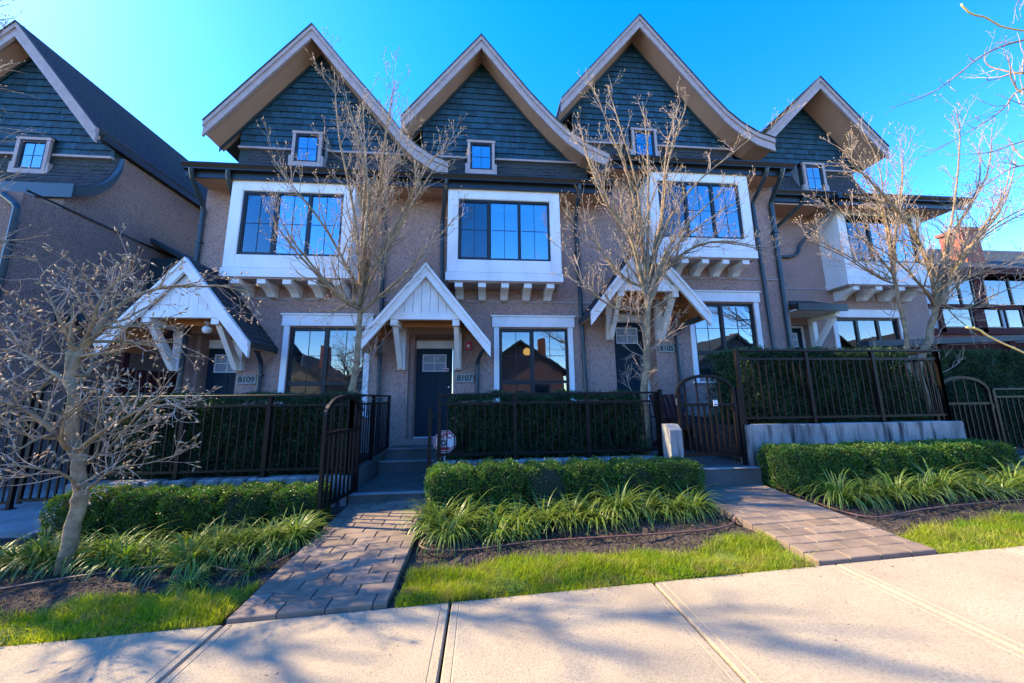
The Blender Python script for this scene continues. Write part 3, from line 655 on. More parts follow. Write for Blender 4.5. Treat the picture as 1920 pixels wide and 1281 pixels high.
# ------------------------------------------------------------------ darker house on the left
def left_house():
    root = thing('townhouse', 'darker stucco house with long plain side wall and curved skirt roof', 'townhouse', (-13, 8, -.5))
    X1 = -9.35; yf = 7.37; zz = P(183, 237, 8.35).z - .33
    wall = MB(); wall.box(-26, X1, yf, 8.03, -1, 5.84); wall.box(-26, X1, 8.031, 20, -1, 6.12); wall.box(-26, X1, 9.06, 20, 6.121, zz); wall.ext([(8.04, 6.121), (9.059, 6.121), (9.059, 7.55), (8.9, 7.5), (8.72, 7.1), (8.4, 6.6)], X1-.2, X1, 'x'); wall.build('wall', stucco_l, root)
    MB().box(X1+.001, X1+.03, yf+.02, 19.9, 5.87, 5.91).build('belt_trim', gutter_m, root)
    yr, yg = 8.35, 8.85
    pr = px_prof([(-120, 236), (35, 42), (183, 237)], yr)
    ap = pr[1]; pr[0] = (2*ap[0]-pr[2][0], pr[2][1])
    gable(root, pr, yr, yg, 20, pr[0][0]+.3, -9.36, 7.72)
    # eave gutter along the side
    x = pr[2][0]; z = pr[2][1]
    g = MB().box(x-.03, x+.10, yr+.1, 20, z-.30, z-.15).build('gutter', gutter_m, root)
    MB().box(x-.5, x-.031, yr+.5, 20, z-.32, z-.26).build('eave_soffit', gutter_m, root)
    # second gable further along the row
    pr2 = [(a-5.6, b) for a, b in pr]; gable(root, pr2, yr, yg, 20, pr2[0][0]+.3, pr2[2][0]-.3, 7.72)
    # flared skirt with curved end
    sk, prof = bellcast(root, -24, -9.25, yg+.02, 7.72, 8.0, 6.40)
    pts = prof + [(y, z-.24) for y, z in prof[::-1]]
    MB().ext(pts, -9.24, -9.12, 'x').build('skirt_end', pipe_m, root)
    MB().box(-24, -9.13, 7.955, 7.995, 6.09, 6.42).build('fascia', pipe_m, root)
    c = P(58, 285, 8.7)
    attic_window(root, c.x, P(56, 316, 8.7).z, P(56, 262, 8.7).z, 8.7, 8.83, .30)
    d0 = P(33, 386, yf-.07); downspout(root, [(d0.x-.55, yf-.1, d0.z+.5), (d0.x-.5, yf-.07, d0.z+.38), d0, (d0.x, yf-.07, .2)], .085)
    # side door canopy on the long wall
    a = MB().add([(X1+.001, 10.1, 6.17), (X1+.001, 12.5, 6.17), (X1+.9, 12.5, 5.65), (X1+.9, 10.1, 5.65), (X1+.001, 10.1, 6.05), (X1+.001, 12.5, 6.05), (X1+.9, 12.5, 5.53), (X1+.9, 10.1, 5.53)],
                 [(0,1,2,3), (4,7,6,5), (0,3,7,4), (1,5,6,2), (2,6,7,3), (0,4,5,1)]).build('side_canopy', tealtrim, root)
    MB().box(X1+.002, X1+.75, 10.2, 10.32, 3.3, 5.6).build('canopy_post', tealtrim, a)
    # lower porch roof with dark timber frame
    p = MB().box(X1+.005, X1+1.5, 8.3, 11.5, 3.35, 3.5).build('porch_roof', tealtrim, root)
    MB().box(X1+1.35, X1+1.5, 8.31, 11.4, 3.12, 3.348).build('porch_beam', timber_m, p)
    for y in (8.35, 9.9, 11.3): MB().box(X1+1.36, X1+1.49, y, y+.13, -.06, 3.118).build('porch_post', timber_m, p)
    for i in range(10): MB().box(X1+1.40, X1+1.44, 8.5+i*.29, 8.7+i*.29, -.05, 2.3).build('porch_board', timber_m, p)
    return root
left_house()
# ------------------------------------------------------------------ brick house on the right
def brick_house():
    y = 11.0
    root = thing('brick_house', 'old brick and dark-timbered house beyond the far gate', 'house', (20, y+2, .5))
    def q(px, py): p = P(px, py, y); return p
    x0 = 15.2; ztop = q(1850, 508).z
    zb1 = q(1850, 572).z; zb2 = q(1850, 582).z; zb3 = q(1850, 616).z; zb4 = q(1850, 624).z
    MB().box(x0, 30, y+.06, 20, 0, ztop).build('wall', mortar_m, root)
    up = MB().box(x0, 30, y+.0, y+.058, zb4+.02, ztop-.01).build('render_panel', panelb_m, root)
    def tb(a, b, c, d): MB().box(a, b, y-.06, y-.001, c, d).build('timber', timber_m, root)
    tb(x0, 30, zb1, zb2+.02); tb(x0, 30, zb4-.06, zb3+.0)
    tb(x0, 30, ztop-.12, ztop)
    for px in (1760, 1828, 1838, 1920): 
        xx = q(px, 590).x; tb(xx-.1, xx+.1, zb4+.0, zb1-.002)
    for px in (1831, 1960): 
        xx = q(px, 540).x; tb(xx-.16, xx+.16, zb2+.022, ztop-.122)
    for pa, pb in ((1764, 1822), (1844, 1876), (1884, 1916), (1924, 1990)): window(root, q(pa, 598).x, q(pb, 598).x, zb3+.01, zb1-.05, y-.05, [], depth=.02, blind=False, munt=False, gl=glass_lo)
    # big windows between the posts
    window(root, q(1762, 540).x, q(1822, 540).x, zb2+.06, ztop-.16, y-.05, [q(1795, 540).x], gl=glass_lo, depth=.02, blind=False, munt=False)
    window(root, q(1842, 540).x, q(1842, 540).x+2.2, zb2+.06, ztop-.16, y-.05, [q(1842, 540).x+1.1], gl=glass_lo, depth=.02, blind=False, munt=False)
    # brickwork
    z = 2.2; r = 0
    bw, bh = .22, .072
    me = None
    while z < zb4-.09:
        x = x0 + (0 if r % 2 else bw/2)
        while x < 19.0:
            if me is None:
                ob = MB().box(x, x+bw-.012, y+.02, y+.07, z, z+bh-.012).build('brick', brick_m, root); me = ob.data
            else: link('brick', me, None, root, (x+(bw-.012)/2, y+.045, z))
            x += bw
        z += bh; r += 1
    # roof with barge and chimney
    e = ztop
    rf = MB().add([(x0-.8, y-.3, e-.03), (30, y-.3, e-.03), (30, y+7.5, e-.03), (x0-.8, y+7.5, e-.03), (x0+3.6, y+3.4, e+2.5), (30, y+3.4, e+2.5), (x0-.8, y-.3, e-.2), (30, y-.3, e-.2), (30, y+7.5, e-.2), (x0-.8, y+7.5, e-.2)], [(0, 1, 5, 4), (3, 0, 4), (2, 3, 4, 5), (1, 2, 5), (0, 6, 7, 1), (3, 9, 6, 0), (6, 9, 8, 7), (2, 8, 9, 3), (1, 7, 8, 2)]).build('roof', asphalt_sh, root)
    MB().box(x0-.8, 30, y-.38, y-.305, e-.26, e-.02).build('gutter', timber_m, rf)
    MB().box(x0-.75, 30, y-.3, y-.07, e-.24, e-.205).build('eave_soffit', timber_m, rf)
    c = q(1868, 470); ch = MB().box(c.x-.35, c.x+.45, y+.6, y+1.3, e+.6, e+1.95); ch.box(c.x-.42, c.x+.52, y+.53, y+1.37, e+1.95, e+2.08); ch.build('chimney', brick_m, rf)
brick_house()
# ------------------------------------------------------------------ steps, low walls, pillar
def steps(name, label, specs, x0, x1):
    root = thing(name, label, 'steps', ((x0+x1)/2, specs[0][0], specs[0][2]))
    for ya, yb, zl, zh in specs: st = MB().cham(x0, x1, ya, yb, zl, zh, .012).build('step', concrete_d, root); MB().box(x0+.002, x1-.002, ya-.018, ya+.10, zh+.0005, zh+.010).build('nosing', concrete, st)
    return root
steps('garden_steps', 'damp concrete steps climbing to door 8107', [(5.42, 6.86, -.2, .215), (6.84, 7.30, -.2, .42), (7.28, 7.93, -.2, .585)], -1.88, -.72)
steps('garden_step', 'single concrete step under the closed arched gate', [(5.02, 5.30, 0, .50)], 2.97, 4.09)
def wallc(name, label, x0, x1, y0, y1, z0, z1, m): 
    return tag(MB().cham(x0, x1, y0, y1, z0, z1, .015).build(name, m), label, 'wall')
wallc('retaining_wall', 'tall streaked concrete retaining wall under a fence, behind a hedge', 4.10, 7.88, 5.2, 5.42, -.1, 1.10, wall_c)
wallc('retaining_wall', 'low concrete retaining wall under the fence before door 8109', -5.62, -1.93, 5.48, 5.68, -.5, .47, wall_c)
wallc('retaining_wall', 'low concrete kerb wall under the fence before door 8107, hidden by hedge', -.70, 2.82, 5.60, 5.80, -.2, .60, wall_c)
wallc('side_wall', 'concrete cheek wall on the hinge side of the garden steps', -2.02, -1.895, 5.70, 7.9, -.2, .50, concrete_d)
mb = MB(); mb.ext([(5.18, .15), (5.42, .15), (5.42, 1.13), (5.27, 1.13), (5.18, 1.05)], 2.83, 3.02, 'x'); tag(mb.build('concrete_pillar', wall_c), 'short weathered concrete pillar beside the closed gate', 'pillar')
mb = MB(); mb.ext([(5.25, -.25), (5.5, -.25), (5.5, .32), (5.36, .34), (5.25, .18)], -5.55, -5.37, 'x'); tag(mb.build('concrete_pillar', wall_c), 'low pale concrete block behind the crooked tree trunk', 'pillar')
# ------------------------------------------------------------------ fences and gates
def fence(label, pts, zb, zt, posts, n_between=None, loc=None):
    "runs along pts (x,y) corners; flat top rail, second rail, bottom rail, posts and balusters"
    root = thing('metal_fence', label, 'fence', (pts[0][0], pts[0][1], zb))
    for (xa, ya), (xb, yb) in zip(pts[:-1], pts[1:]):
        L = math.hypot(xb-xa, yb-ya); D = Vector(((xb-xa)/L, (yb-ya)/L, 0))
        at = lambda s, z: Vector((xa, ya, z)) + D*s
        MB().bar(at(-.03, zt), at(L+.03, zt), .075, .035).build('top_rail', fence_m, root, bevel=.004)
        MB().bar(at(0, zt-.14), at(L, zt-.14), .035, .035).build('rail', fence_m, root)
        MB().bar(at(0, zb+.10), at(L, zb+.10), .035, .035).build('rail', fence_m, root)
        npost = max(1, round(L/1.2)); me = None; pm = None
        for i in range(npost+1):
            p = at(L*i/npost, 0)
            MB().box(p.x-.027, p.x+.027, p.y-.027, p.y+.027, zb, zt-.018).build('post', fence_m, root)
            MB().box(p.x-.06, p.x+.06, p.y-.05, p.y+.05, zb+.001, zb+.012).build('base_plate', fence_m, root)
        nb = int(L/.118)
        for i in range(1, nb):
            s = L*i/nb
            if min(abs(s-L*k/npost) for k in range(npost+1)) < .04: continue
            p = at(s, 0); c = (p.x, p.y, zb+.1178)
            if me is None: me = MB().box(p.x-.0085, p.x+.0085, p.y-.0085, p.y+.0085, zb+.1178, zt-.158).build('baluster', fence_m, root).data
            else: link('baluster', me, None, root, c)
    return root
fence('dark metal fence on the low wall before door 8109, turning along the steps', [(-5.5, 5.58), (-1.97, 5.58), (-1.97, 7.75)], .47, 1.63, None)
fence('dark metal fence behind the hedge, with the octagonal sign at its end', [(-.66, 5.70), (2.92, 5.70)], .60, 1.62, None)
fence('dark metal fence on top of the tall concrete retaining wall', [(4.14, 5.31), (7.78, 5.31), (7.78, 7.2)], 1.10, 2.28, None)
def gate(label, hinge, direction, width, z0, zside, ztop, nb=8, latch=True):
    root = thing('garden_gate', label, 'gate', (hinge[0], hinge[1], z0), 'arched metal garden gates')
    D = Vector((direction[0], direction[1], 0)).normalized(); O = Vector((hinge[0], hinge[1], 0))
    at = lambda s, z: O + D*s + Vector((0, 0, z))
    w = .045
    MB().bar(at(w/2, z0), at(w/2, zside), w, w, D).build('stile', fence_m, root); MB().bar(at(width-w/2, z0), at(width-w/2, zside), w, w, D).build('stile', fence_m, root)
    r = width/2; rise = ztop-zside; c = at(width/2, 0)
    arc = []
    N = 18
    for i in range(N+1):
        a = math.pi*i/N; arc.append((r - (r-w/2)*math.cos(a), zside + rise*math.sin(a)))
    mb = MB()
    nrm = D.cross(Vector((0, 0, 1)))
    for (s1, za), (s2, zb_) in zip(arc[:-1], arc[1:]):
        e = (Vector((s2-s1, zb_-za))).normalized()*.004; mb.bar(at(s1-e.x, za-e.y), at(s2+e.x, zb_+e.y), .05, .045, nrm)
    mb.build('arch', fence_m, root)
    zm = z0 + (zside-z0)*.80
    for z in (z0+.05, zm): MB().bar(at(w, z), at(width-w, z), .036, .045).build('rail', fence_m, root)
    for i in range(1, nb+1):
        s = w + (width-2*w)*i/(nb+1); t = (s-r)/(r-w/2); zt = zside + rise*math.sqrt(max(0, 1-t*t)) - .02
        MB().bar(at(s, z0+.07), at(s, zm-.023), .024, .024, D).build('baluster', fence_m, root)
        if i % 2: MB().bar(at(s, zm+.023), at(s, zt), .02, .02, D).build('baluster', fence_m, root)
    # hinges, latch
    for z in (z0+.18, zside-.15):
        MB().tube([at(-.012, z-.05), at(-.012, z+.05)], .011, 8).build('hinge', steel_m, root)
    if latch:
        p = at(width-.03, z0+.75*(zside-z0)); MB().box(p.x-.03, p.x+.03, p.y-.035, p.y+.03, p.z-.04, p.z+.04).build('latch', fence_m, root)
    return root
gate('arched metal gate standing open beside the paver path to door 8107', (-1.86, 5.66), (-.10, -.86), .98, .20, 1.36, 1.60, 7)
gate('closed arched metal gate between the concrete pillar and the tall retaining wall', (3.04, 5.27), (1, 0), .96, .62, 1.62, 1.87, 8)
gate('closed arched metal gate past the end of the tall retaining wall', (8.30, 5.75), (1, 0), 1.08, .50, 1.58, 1.84, 8)
gate('dark metal gate in the gap behind the crooked magnolia', (-7.2, 6.4), (1, 0), 1.5, 0.02, 1.75, 2.0, 11)
def post(label, x, y, z0, z1, w=.05): 
    r = thing('gate_post', label, 'post', (x, y, z0)); MB().box(x-w/2, x+w/2, y-w/2, y+w/2, z0, z1).build('shaft', fence_m, r); MB().box(x-w/2-.006, x+w/2+.006, y-w/2-.006, y+w/2+.006, z1+.0005, z1+.012).build('cap', fence_m, r)
    MB().box(x+w/2+.001, x+w/2+.05, y-.012, y+.012, z1-.13, z1-.08).build('strike', fence_m, r); return r
post('short latch post with strike plate beside the octagonal sign', -.80, 5.66, .215, 1.40)
post('gate post on the concrete pillar side of the closed gate', 2.95, 5.62, .6, 1.66)
post('gate post on the retaining wall side of the closed gate', 4.05, 5.27, .50, 1.66)
post('tall post ending the fence at the hinge of the far gate', 8.2, 5.75, .44, 1.7)
# narrow fixed panel beside the far gate and side fence running back
fence('narrow fixed fence panel beside the far arched gate', [(9.45, 5.75), (10.6, 5.75)], .44, 1.62, None)
fence('dark fence closing the gap beside the low wall and crooked magnolia', [(-12.5, 6.4), (-7.3, 6.4)], -.06, 1.75, None)
r = thing('timber_screen', 'dark timber screen with wide flat cap before the brick house', 'fence', (11, 7.6, .44))
MB().bar((9.0, 7.4, 2.72), (16, 7.4, 2.98), .24, .14).build('cap_board', tealtrim, r)
for i in range(4): MB().box(9.1+i*1.9, 9.25+i*1.9, 7.35, 7.5, .44, 2.66+i*.07).build('post', timber_m, r)
for i in range(46): 
    x = 9.3+i*.145
    MB().box(x, x+.13, 7.42, 7.45, .44, 2.62+(x-9)*.037).build('board', timber_m, r)
# ------------------------------------------------------------------ small fittings
def plaque(label, body, cx, cz, y=YW):
    r = tag(MB().box(cx-.2, cx+.2, y-.035, y-.001, cz-.095, cz+.095).build('number_plaque', plaque_m, None, bevel=.006), label, 'house number', 'house number plaques')
    t = text_obj('numerals', body, .17, (cx, y-.038, cz), black_m, r, .003, bold=.003); return r
plaque('stone plaque reading 8109 under the canopy with a white globe light', '8109', -5.0, 2.01)
plaque('stone plaque reading 8107 by the door facing the open gate', '8107', -.38, 2.01)
plaque('pale stone plaque reading 8105 half hidden by the bare tree', '8105', 4.42, 2.69)
def alarm(label, cx, cz, y=YW):
    r = thing('fire_alarm', label, 'fire alarm', (cx, y, cz), 'red fire alarm boxes by the doors')
    MB().box(cx-.10, cx+.10, y-.015, y-.001, cz-.13, cz+.12).build('back_plate', taupe, r); MB().box(cx-.075, cx+.075, y-.075, y-.016, cz-.10, cz+.10).build('housing', red_m, r, bevel=.008)
    MB().lathe([(.035, 0), (.035, -.02), (.02, -.03)], (cx, y-.0755, cz), 12, 'y').build('strobe', signw_m, r); return r
alarm('red fire alarm box by the door facing the open gate', -.30, 2.74); alarm('red fire alarm box beside the canopy with a white globe light', -4.82, 2.70)
alarm('small red fire alarm on the wall by the chair porch', 4.55, 3.45)
def lantern(label, x, y, z):
    r = thing('porch_light', label, 'lamp', (x, y, z)); MB().lathe([(.05, .12), (.07, .10), (.03, .06), (.03, .03)], (x, y, z), 12).build('mount', taupe, r, smooth=True)
    MB().lathe([(.02, .03), (.075, 0), (.085, -.05), (.06, -.11), (.01, -.13)], (x, y, z), 12).build('globe', signw_m, r, smooth=True); return r
lantern('small white globe porch light under the canopy of door 8109', -5.45, 7.3, 3.02)
# octagonal alarm sign on a stake
sc = P(834, 828, 5.80)
r = thing('yard_sign', 'red and white octagonal security sign on a stake behind the fence post', 'sign', (sc.x, 5.80, .4))
def octa(rr, y0, y1, m, name, par): 
    pts = [(sc.x+rr*math.cos(math.pi/8+i*math.pi/4), sc.z+rr*math.sin(math.pi/8+i*math.pi/4)) for i in range(8)]; return MB().ext(pts, y0, y1, 'y').build(name, m, par)
octa(.185, 5.790, 5.80, signw_m, 'sign_panel', r); octa(.175, 5.7875, 5.7895, red_m, 'red_border', r); octa(.155, 5.785, 5.787, signw_m, 'sign_face', r)
text_obj('lettering', 'APC', .115, (sc.x, 5.783, sc.z+.088), red_m, r, .0015, bold=.004)
e = MB()
for i in range(9):
    a = i*.7; e.bar((sc.x-.02+.055*math.cos(a), 5.783, sc.z-.02+.06*math.sin(a)), (sc.x-.02+.02*math.cos(a+.5), 5.783, sc.z-.02+.022*math.sin(a+.5)), .017, .003, Vector((0, 1, 0)))
e.build('emblem', black_m, r)
MB().ext([(sc.x-.10, sc.z-.085), (sc.x+.09, sc.z-.085), (sc.x+.065, sc.z-.13), (sc.x-.07, sc.z-.13)], 5.782, 5.7845, 'y').build('red_band', red_m, r)
MB().box(sc.x-.012, sc.x+.012, 5.802, 5.812, .35, sc.z-.1).build('stake', signw_m, r)
t = tag(MB().box(-.90, -.78, 8.362, 8.364, 2.20, 2.28).build('door_sticker', signw_m), 'small security sticker on the glass of door 8107', 'sticker'); MB().box(-.895, -.785, 8.360, 8.3615, 2.225, 2.255).build('printed_band', red_m, t)
# small white notice on the closed gate
nt = P(1341, 754, 5.24); t = tag(MB().box(nt.x-.035, nt.x+.035, 5.232, 5.236, nt.z-.06, nt.z+.03).build('gate_notice', signw_m), 'small white notice fixed to the closed arched gate', 'notice'); MB().box(nt.x-.028, nt.x+.028, 5.229, 5.2315, nt.z-.045, nt.z-.03).build('printed_band', pipe_m, t)
# porch chair of unit 3
def chair(x, y, z, lab):
    r = thing('garden_chair', lab, 'chair', (x, y, z)); m = timber_m
    for i in range(5): MB().box(x-.30, x+.30, y-.30+i*.115, y-.30+i*.115+.10, z+.40-.02*i, z+.425-.02*i).build('seat_slat', m, r)
    for i in range(6): MB().bar((x-.28+i*.112, y+.25, z+.36), (x-.30+i*.12, y+.55, z+1.1), .09, .022, Vector((0, 1, .3))).build('back_slat', m, r)
    for sx in (-1, 1):
        MB().box(x+sx*.36-.05, x+sx*.36+.05, y-.38, y+.38, z+.62, z+.645).build('armrest', m, r)
        MB().box(x+sx*.36-.03, x+sx*.36+.03, y-.34, y-.26, z, z+.618).build('leg', m, r); MB().bar((x+sx*.34, y-.3, z+.36), (x+sx*.34, y+.52, z+.03), .03, .09).build('leg', m, r)
    return r
chair(4.05, 7.0, .50, 'dark slatted garden chair on the porch behind the closed gate')
# pendant lamp glowing inside the ground floor window of 8107
pl = P(988, 660, 8.6); r = thing('pendant_lamp', 'warm lit pendant lamp seen through the ground floor window of 8107', 'lamp', (pl.x, 8.6, pl.z))
MB().lathe([(.03, .10), (.09, .05), (.10, -.03), (.05, -.08)], (pl.x, 8.6, pl.z), 12).build('lamp_shade', lamp_m, r, smooth=True); MB().tube([(pl.x, 8.6, pl.z+.09), (pl.x, 8.6, pl.z+.6)], .006, 6).build('cord', black_m, r)
# drip hoses
def hose(label, px):
    pts = [PG(x, y, .012) for x, y in px]; q = []
    for i in range(len(pts)-1):
        p0, p1, p2, p3 = pts[max(i-1, 0)], pts[i], pts[i+1], pts[min(i+2, len(pts)-1)]
        for k in range(5):
            t = k/5; q.append(0.5*((2*p1)+(p2-p0)*t+(2*p0-5*p1+4*p2-p3)*t*t+(3*p1-p0-3*p2+p3)*t**3))
    q.append(pts[-1]); q = [Vector((p.x, p.y, max(p.z, bedz(p.x, p.y)+.014))) for p in q]
    tag(MB().tube(q, .0095, 7).build('drip_hose', hose_m, None, smooth=True), label, 'hose', 'brown drip hoses in the beds')
hose('brown hose lying on the bed under the crooked magnolia', [(-60,1118),(0,1105),(150,1080),(300,1062),(385,1058),(430,1069),(500,1062),(560,1030),(600,1003)])
hose('brown hose looping round the bed between the two paver paths', [(850,985),(812,1000),(790,1014),(788,1024),(812,1031),(880,1031),(990,1017),(1100,1009),(1250,1000),(1350,990),(1378,976),(1372,957),(1345,942)])
hose('brown hose curving along the bed under the tall retaining wall', [(1445,908),(1500,930),(1560,953),(1620,968),(1665,968),(1720,957),(1800,947),(1960,934)])
# ------------------------------------------------------------------ plants: numpy leaf builders
def rand_dirs(n):
    v = RNG.normal(size=(n, 3)); return v/np.linalg.norm(v, axis=1)[:, None]
def leaf_quads(C, D, L, W, fold=0.0):
    "diamond leaves at C pointing along D"
    n = len(C); R = rand_dirs(n); Sd = np.cross(D, R); Sd /= np.linalg.norm(Sd, axis=1)[:, None] + 1e-9
    L = np.asarray(L).reshape(-1, 1)*np.ones((n, 1)); W = np.asarray(W).reshape(-1, 1)*np.ones((n, 1))
    V = np.stack([C, C + D*L*.5 + Sd*W*.5, C + D*L, C + D*L*.5 - Sd*W*.5], axis=1).reshape(-1, 3)
    F = np.arange(4*n).reshape(-1, 4); return V, F
def boxwood_mesh(sx, sy, sz, n):
    # rounded box surface samples, jittered inward
    u = RNG.uniform(-1, 1, size=(n, 3)); ax = RNG.choice(3, size=n, p=[.24, .36, .40]); sg = RNG.choice([-1, 1], size=n)
    u[np.arange(n), ax] = sg
    p = u/((np.abs(u)**7).sum(1)**(1/7))[:, None]
    nr = np.sign(p)*np.abs(p)**6; nr /= np.linalg.norm(nr, axis=1)[:, None]
    bump = 1 + .05*np.sin(p[:, 0]*7+p[:, 2]*5) + .04*np.sin(p[:, 1]*9+p[:, 0]*4)
    inn = 1 - np.abs(RNG.normal(0, .06, size=n)); k_ = RNG.random(n) < .10; inn[k_] += RNG.uniform(.03, .13, n)[k_]
    C = p*np.array([sx, sy, sz])/2*(bump*inn)[:, None]; C[:, 2] += sz/2
    keep = C[:, 2] > .02+.12*sz*RNG.random(n); C = C[keep]; nr = nr[keep]
    D = nr*.55 + rand_dirs(len(C))*.8 + np.array([0, 0, .3]); D /= np.linalg.norm(D, axis=1)[:, None]
    return fastmesh('boxwood_foliage', *leaf_quads(C, D, RNG.uniform(.018, .034, len(C)), RNG.uniform(.011, .018, len(C))))
def core_mesh(sx, sy, sz):
    bm = bmesh.new(); bmesh.ops.create_cube(bm, size=1); bmesh.ops.subdivide_edges(bm, edges=bm.edges, cuts=3, use_grid_fill=True)
    for v in bm.verts:
        u = v.co*2; l = (abs(u.x)**6+abs(u.y)**6+abs(u.z)**6)**(1/6); u = u/l
        v.co = Vector((u.x*sx/2*.86, u.y*sy/2*.86, u.z*sz/2*.86 + sz/2))
    me = bpy.data.meshes.new('boxwood_core'); bm.to_mesh(me); bm.free(); return me
BOXV = [(.66, .52, .56), (.60, .50, .52), (.72, .54, .58)]
BOXM = [(boxwood_mesh(*s, 15000), core_mesh(*s)) for s in BOXV]
ORD = 'first second third fourth fifth sixth seventh eighth ninth tenth eleventh twelfth thirteenth fourteenth'.split()
def stems(root, x, y, z, h):
    mb = MB()
    for i in range(5):
        a = i*1.3; mb.tube([(x+.03*math.cos(a), y+.03*math.sin(a), z-.03), (x+.10*math.cos(a), y+.08*math.sin(a), z+h)], [.010, .006], 5)
    mb.build('stem', bark_m, root)
def hedge_row(xs, y, ztop, lab, group):
    for i, x in enumerate(xs):
        k = i % 3; s = BOXV[k]; z = bedz(x, y)+.0; sc = (ztop - z)/s[2]
        wid = (xs[1]-xs[0])/s[0]*.97
        r = thing('boxwood_shrub', lab % ORD[i], 'shrub', (x, y, z), group)
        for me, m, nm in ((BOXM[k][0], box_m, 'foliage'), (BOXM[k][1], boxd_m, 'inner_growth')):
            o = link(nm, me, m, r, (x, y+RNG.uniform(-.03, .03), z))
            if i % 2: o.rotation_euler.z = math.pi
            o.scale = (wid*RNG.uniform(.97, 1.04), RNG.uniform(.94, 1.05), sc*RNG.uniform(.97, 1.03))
        stems(r, x, y, z, .2)
hedge_row([-4.72+.61*i for i in range(5)], 4.98, .47, 'clipped boxwood shrub under fence of 8109, %s from the pale concrete block', 'boxwoods under the fence of 8109')
hedge_row([-.38+.61*i for i in range(6)], 4.88, .68, 'clipped boxwood shrub between the paver paths, %s from the garden steps', 'boxwoods between the paths')
hedge_row([4.42+.62*i for i in range(6)], 4.88, .81, 'clipped boxwood shrub before the tall retaining wall, %s from the closed gate', 'boxwoods before the tall wall')
# dark yew hedges inside the fences
def yew(label, x0, x1, y0, y1, z0, z1, dens=2600):
    r = thing('yew_hedge', label, 'hedge', ((x0+x1)/2, (y0+y1)/2, z0))
    area = 2*((x1-x0)+(y1-y0))*(z1-z0) + (x1-x0)*(y1-y0); n = int(area*dens)
    u = RNG.random((n, 3)); f = RNG.random(n)
    C = np.empty((n, 3)); C[:, 0] = x0+u[:, 0]*(x1-x0); C[:, 1] = y0+u[:, 1]*(y1-y0); C[:, 2] = z0+u[:, 2]*(z1-z0)
    a = f < .55; C[a, 1] = y0; b = (f >= .55) & (f < .82); C[b, 2] = z1; c = (f >= .82) & (f < .91); C[c, 0] = x0; d = f >= .91; C[d, 0] = x1
    wob = .07*np.sin(C[:, 0]*5+C[:, 2]*4)+.05*np.sin(C[:, 0]*11-C[:, 2]*9)
    C += rand_dirs(n)*.05; C[:, 1] += wob; C[:, 2] += wob*.4
    D = rand_dirs(n)*.9 + np.array([0, -.35, .45]); D /= np.linalg.norm(D, axis=1)[:, None]
    V, F = leaf_quads(C, D, RNG.uniform(.035, .08, n), RNG.uniform(.010, .022, n))
    cen = np.array([(x0+x1)/2, (y0+y1)/2, z0]); me = fastmesh('yew_foliage', V-cen, F); link('foliage', me, yew_m, r, cen)
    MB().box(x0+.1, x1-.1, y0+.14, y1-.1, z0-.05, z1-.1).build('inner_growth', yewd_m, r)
yew('dark yew hedge behind the fence before door 8109', -5.4, -2.15, 5.82, 6.5, .44, 1.60)
yew('dark yew hedge behind the fence with the octagonal sign', -.50, 2.80, 5.95, 6.7, .52, 1.58)
yew('dark yew hedge behind the fence on the tall retaining wall', 4.35, 7.6, 5.55, 6.4, 1.06, 2.30)
yew('dark shaggy hedge behind the far arched gate', 8.2, 14.5, 6.5, 7.2, .44, 2.40)
# lily turf clumps
def clump_mesh(nb, R, up):
    V = []; F = []
    for i in range(nb):
        a = RNG.uniform(0, 2*math.pi); L = RNG.uniform(.26, .50)*R; lean = RNG.uniform(.1, 1.0)**.7; w = RNG.uniform(.0045, .008)
        r0 = RNG.uniform(0, .06); x, y, z = r0*math.cos(a), r0*math.sin(a), 0.0
        th = lean*.75; seg = 6; base = len(V); b2 = a + RNG.uniform(-.5, .5)
        sx, sy = -math.sin(b2), math.cos(b2)
        for k in range(seg+1):
            ww = w*(1-(k/seg)**2.2) + .0006
            V += [(x-sx*ww, y-sy*ww, z), (x+sx*ww, y+sy*ww, z)]
            st = L/seg; x += math.cos(b2)*math.sin(th)*st; y += math.sin(b2)*math.sin(th)*st; z += math.cos(th)*st
            th += up*(.25+lean*.45)*(0.6+k*.16); z = max(z, .004)
        for k in range(seg): F.append((base+2*k, base+2*k+1, base+2*k+3, base+2*k+2))
    return fastmesh('lily_turf_blades', V, F)
CL = [clump_mesh(150, 1.0, .8), clump_mesh(170, 1.05, .85), clump_mesh(130, .95, .7), clump_mesh(80, .72, .75)]
lirs = []
def clump(x, y, s, k, lab, grp):
    o = link('lily_turf', CL[k], lir_m, None, (x, y, bedz(x, y)-.005)); o.rotation_euler.z = RNG.uniform(0, 6.28); o.scale = (s, s, s*RNG.uniform(.9, 1.1)); tag(o, lab, 'grass clump', grp)
for i in range(13):
    x = -5.3+.27*i; clump(x, 4.30+RNG.uniform(-.1, .1), RNG.uniform(.95, 1.15), i % 3, 'arching lily turf clump under the boxwoods of 8109, %s from the side path' % ORD[i], 'lily turf under the boxwoods of 8109')
for i in range(6): clump(-2.9+.16*i, 4.02+.09*i+RNG.uniform(-.05, .05), RNG.uniform(1.0, 1.2), i % 3, 'lily turf clump of the front row slanting to the open gate, %s from the magnolia' % ORD[i], 'lily turf under the boxwoods of 8109')
clump(-2.62, 3.66, .9, 3, 'small lone yellow-green lily turf clump on the hose under the magnolia bed', None); clump(-2.18, 3.82, .9, 3, 'small lone lily turf clump at the paver path edge, by the open gate', None)
for i in range(11):
    x = -.50+.31*i; y = 4.36 if i > 2 else 4.44
    clump(x, y+RNG.uniform(-.07, .07), RNG.uniform(1.2, 1.45), i % 3, 'arching lily turf clump between the two paver paths, %s from the garden steps' % ORD[i], 'lily turf between the paths')
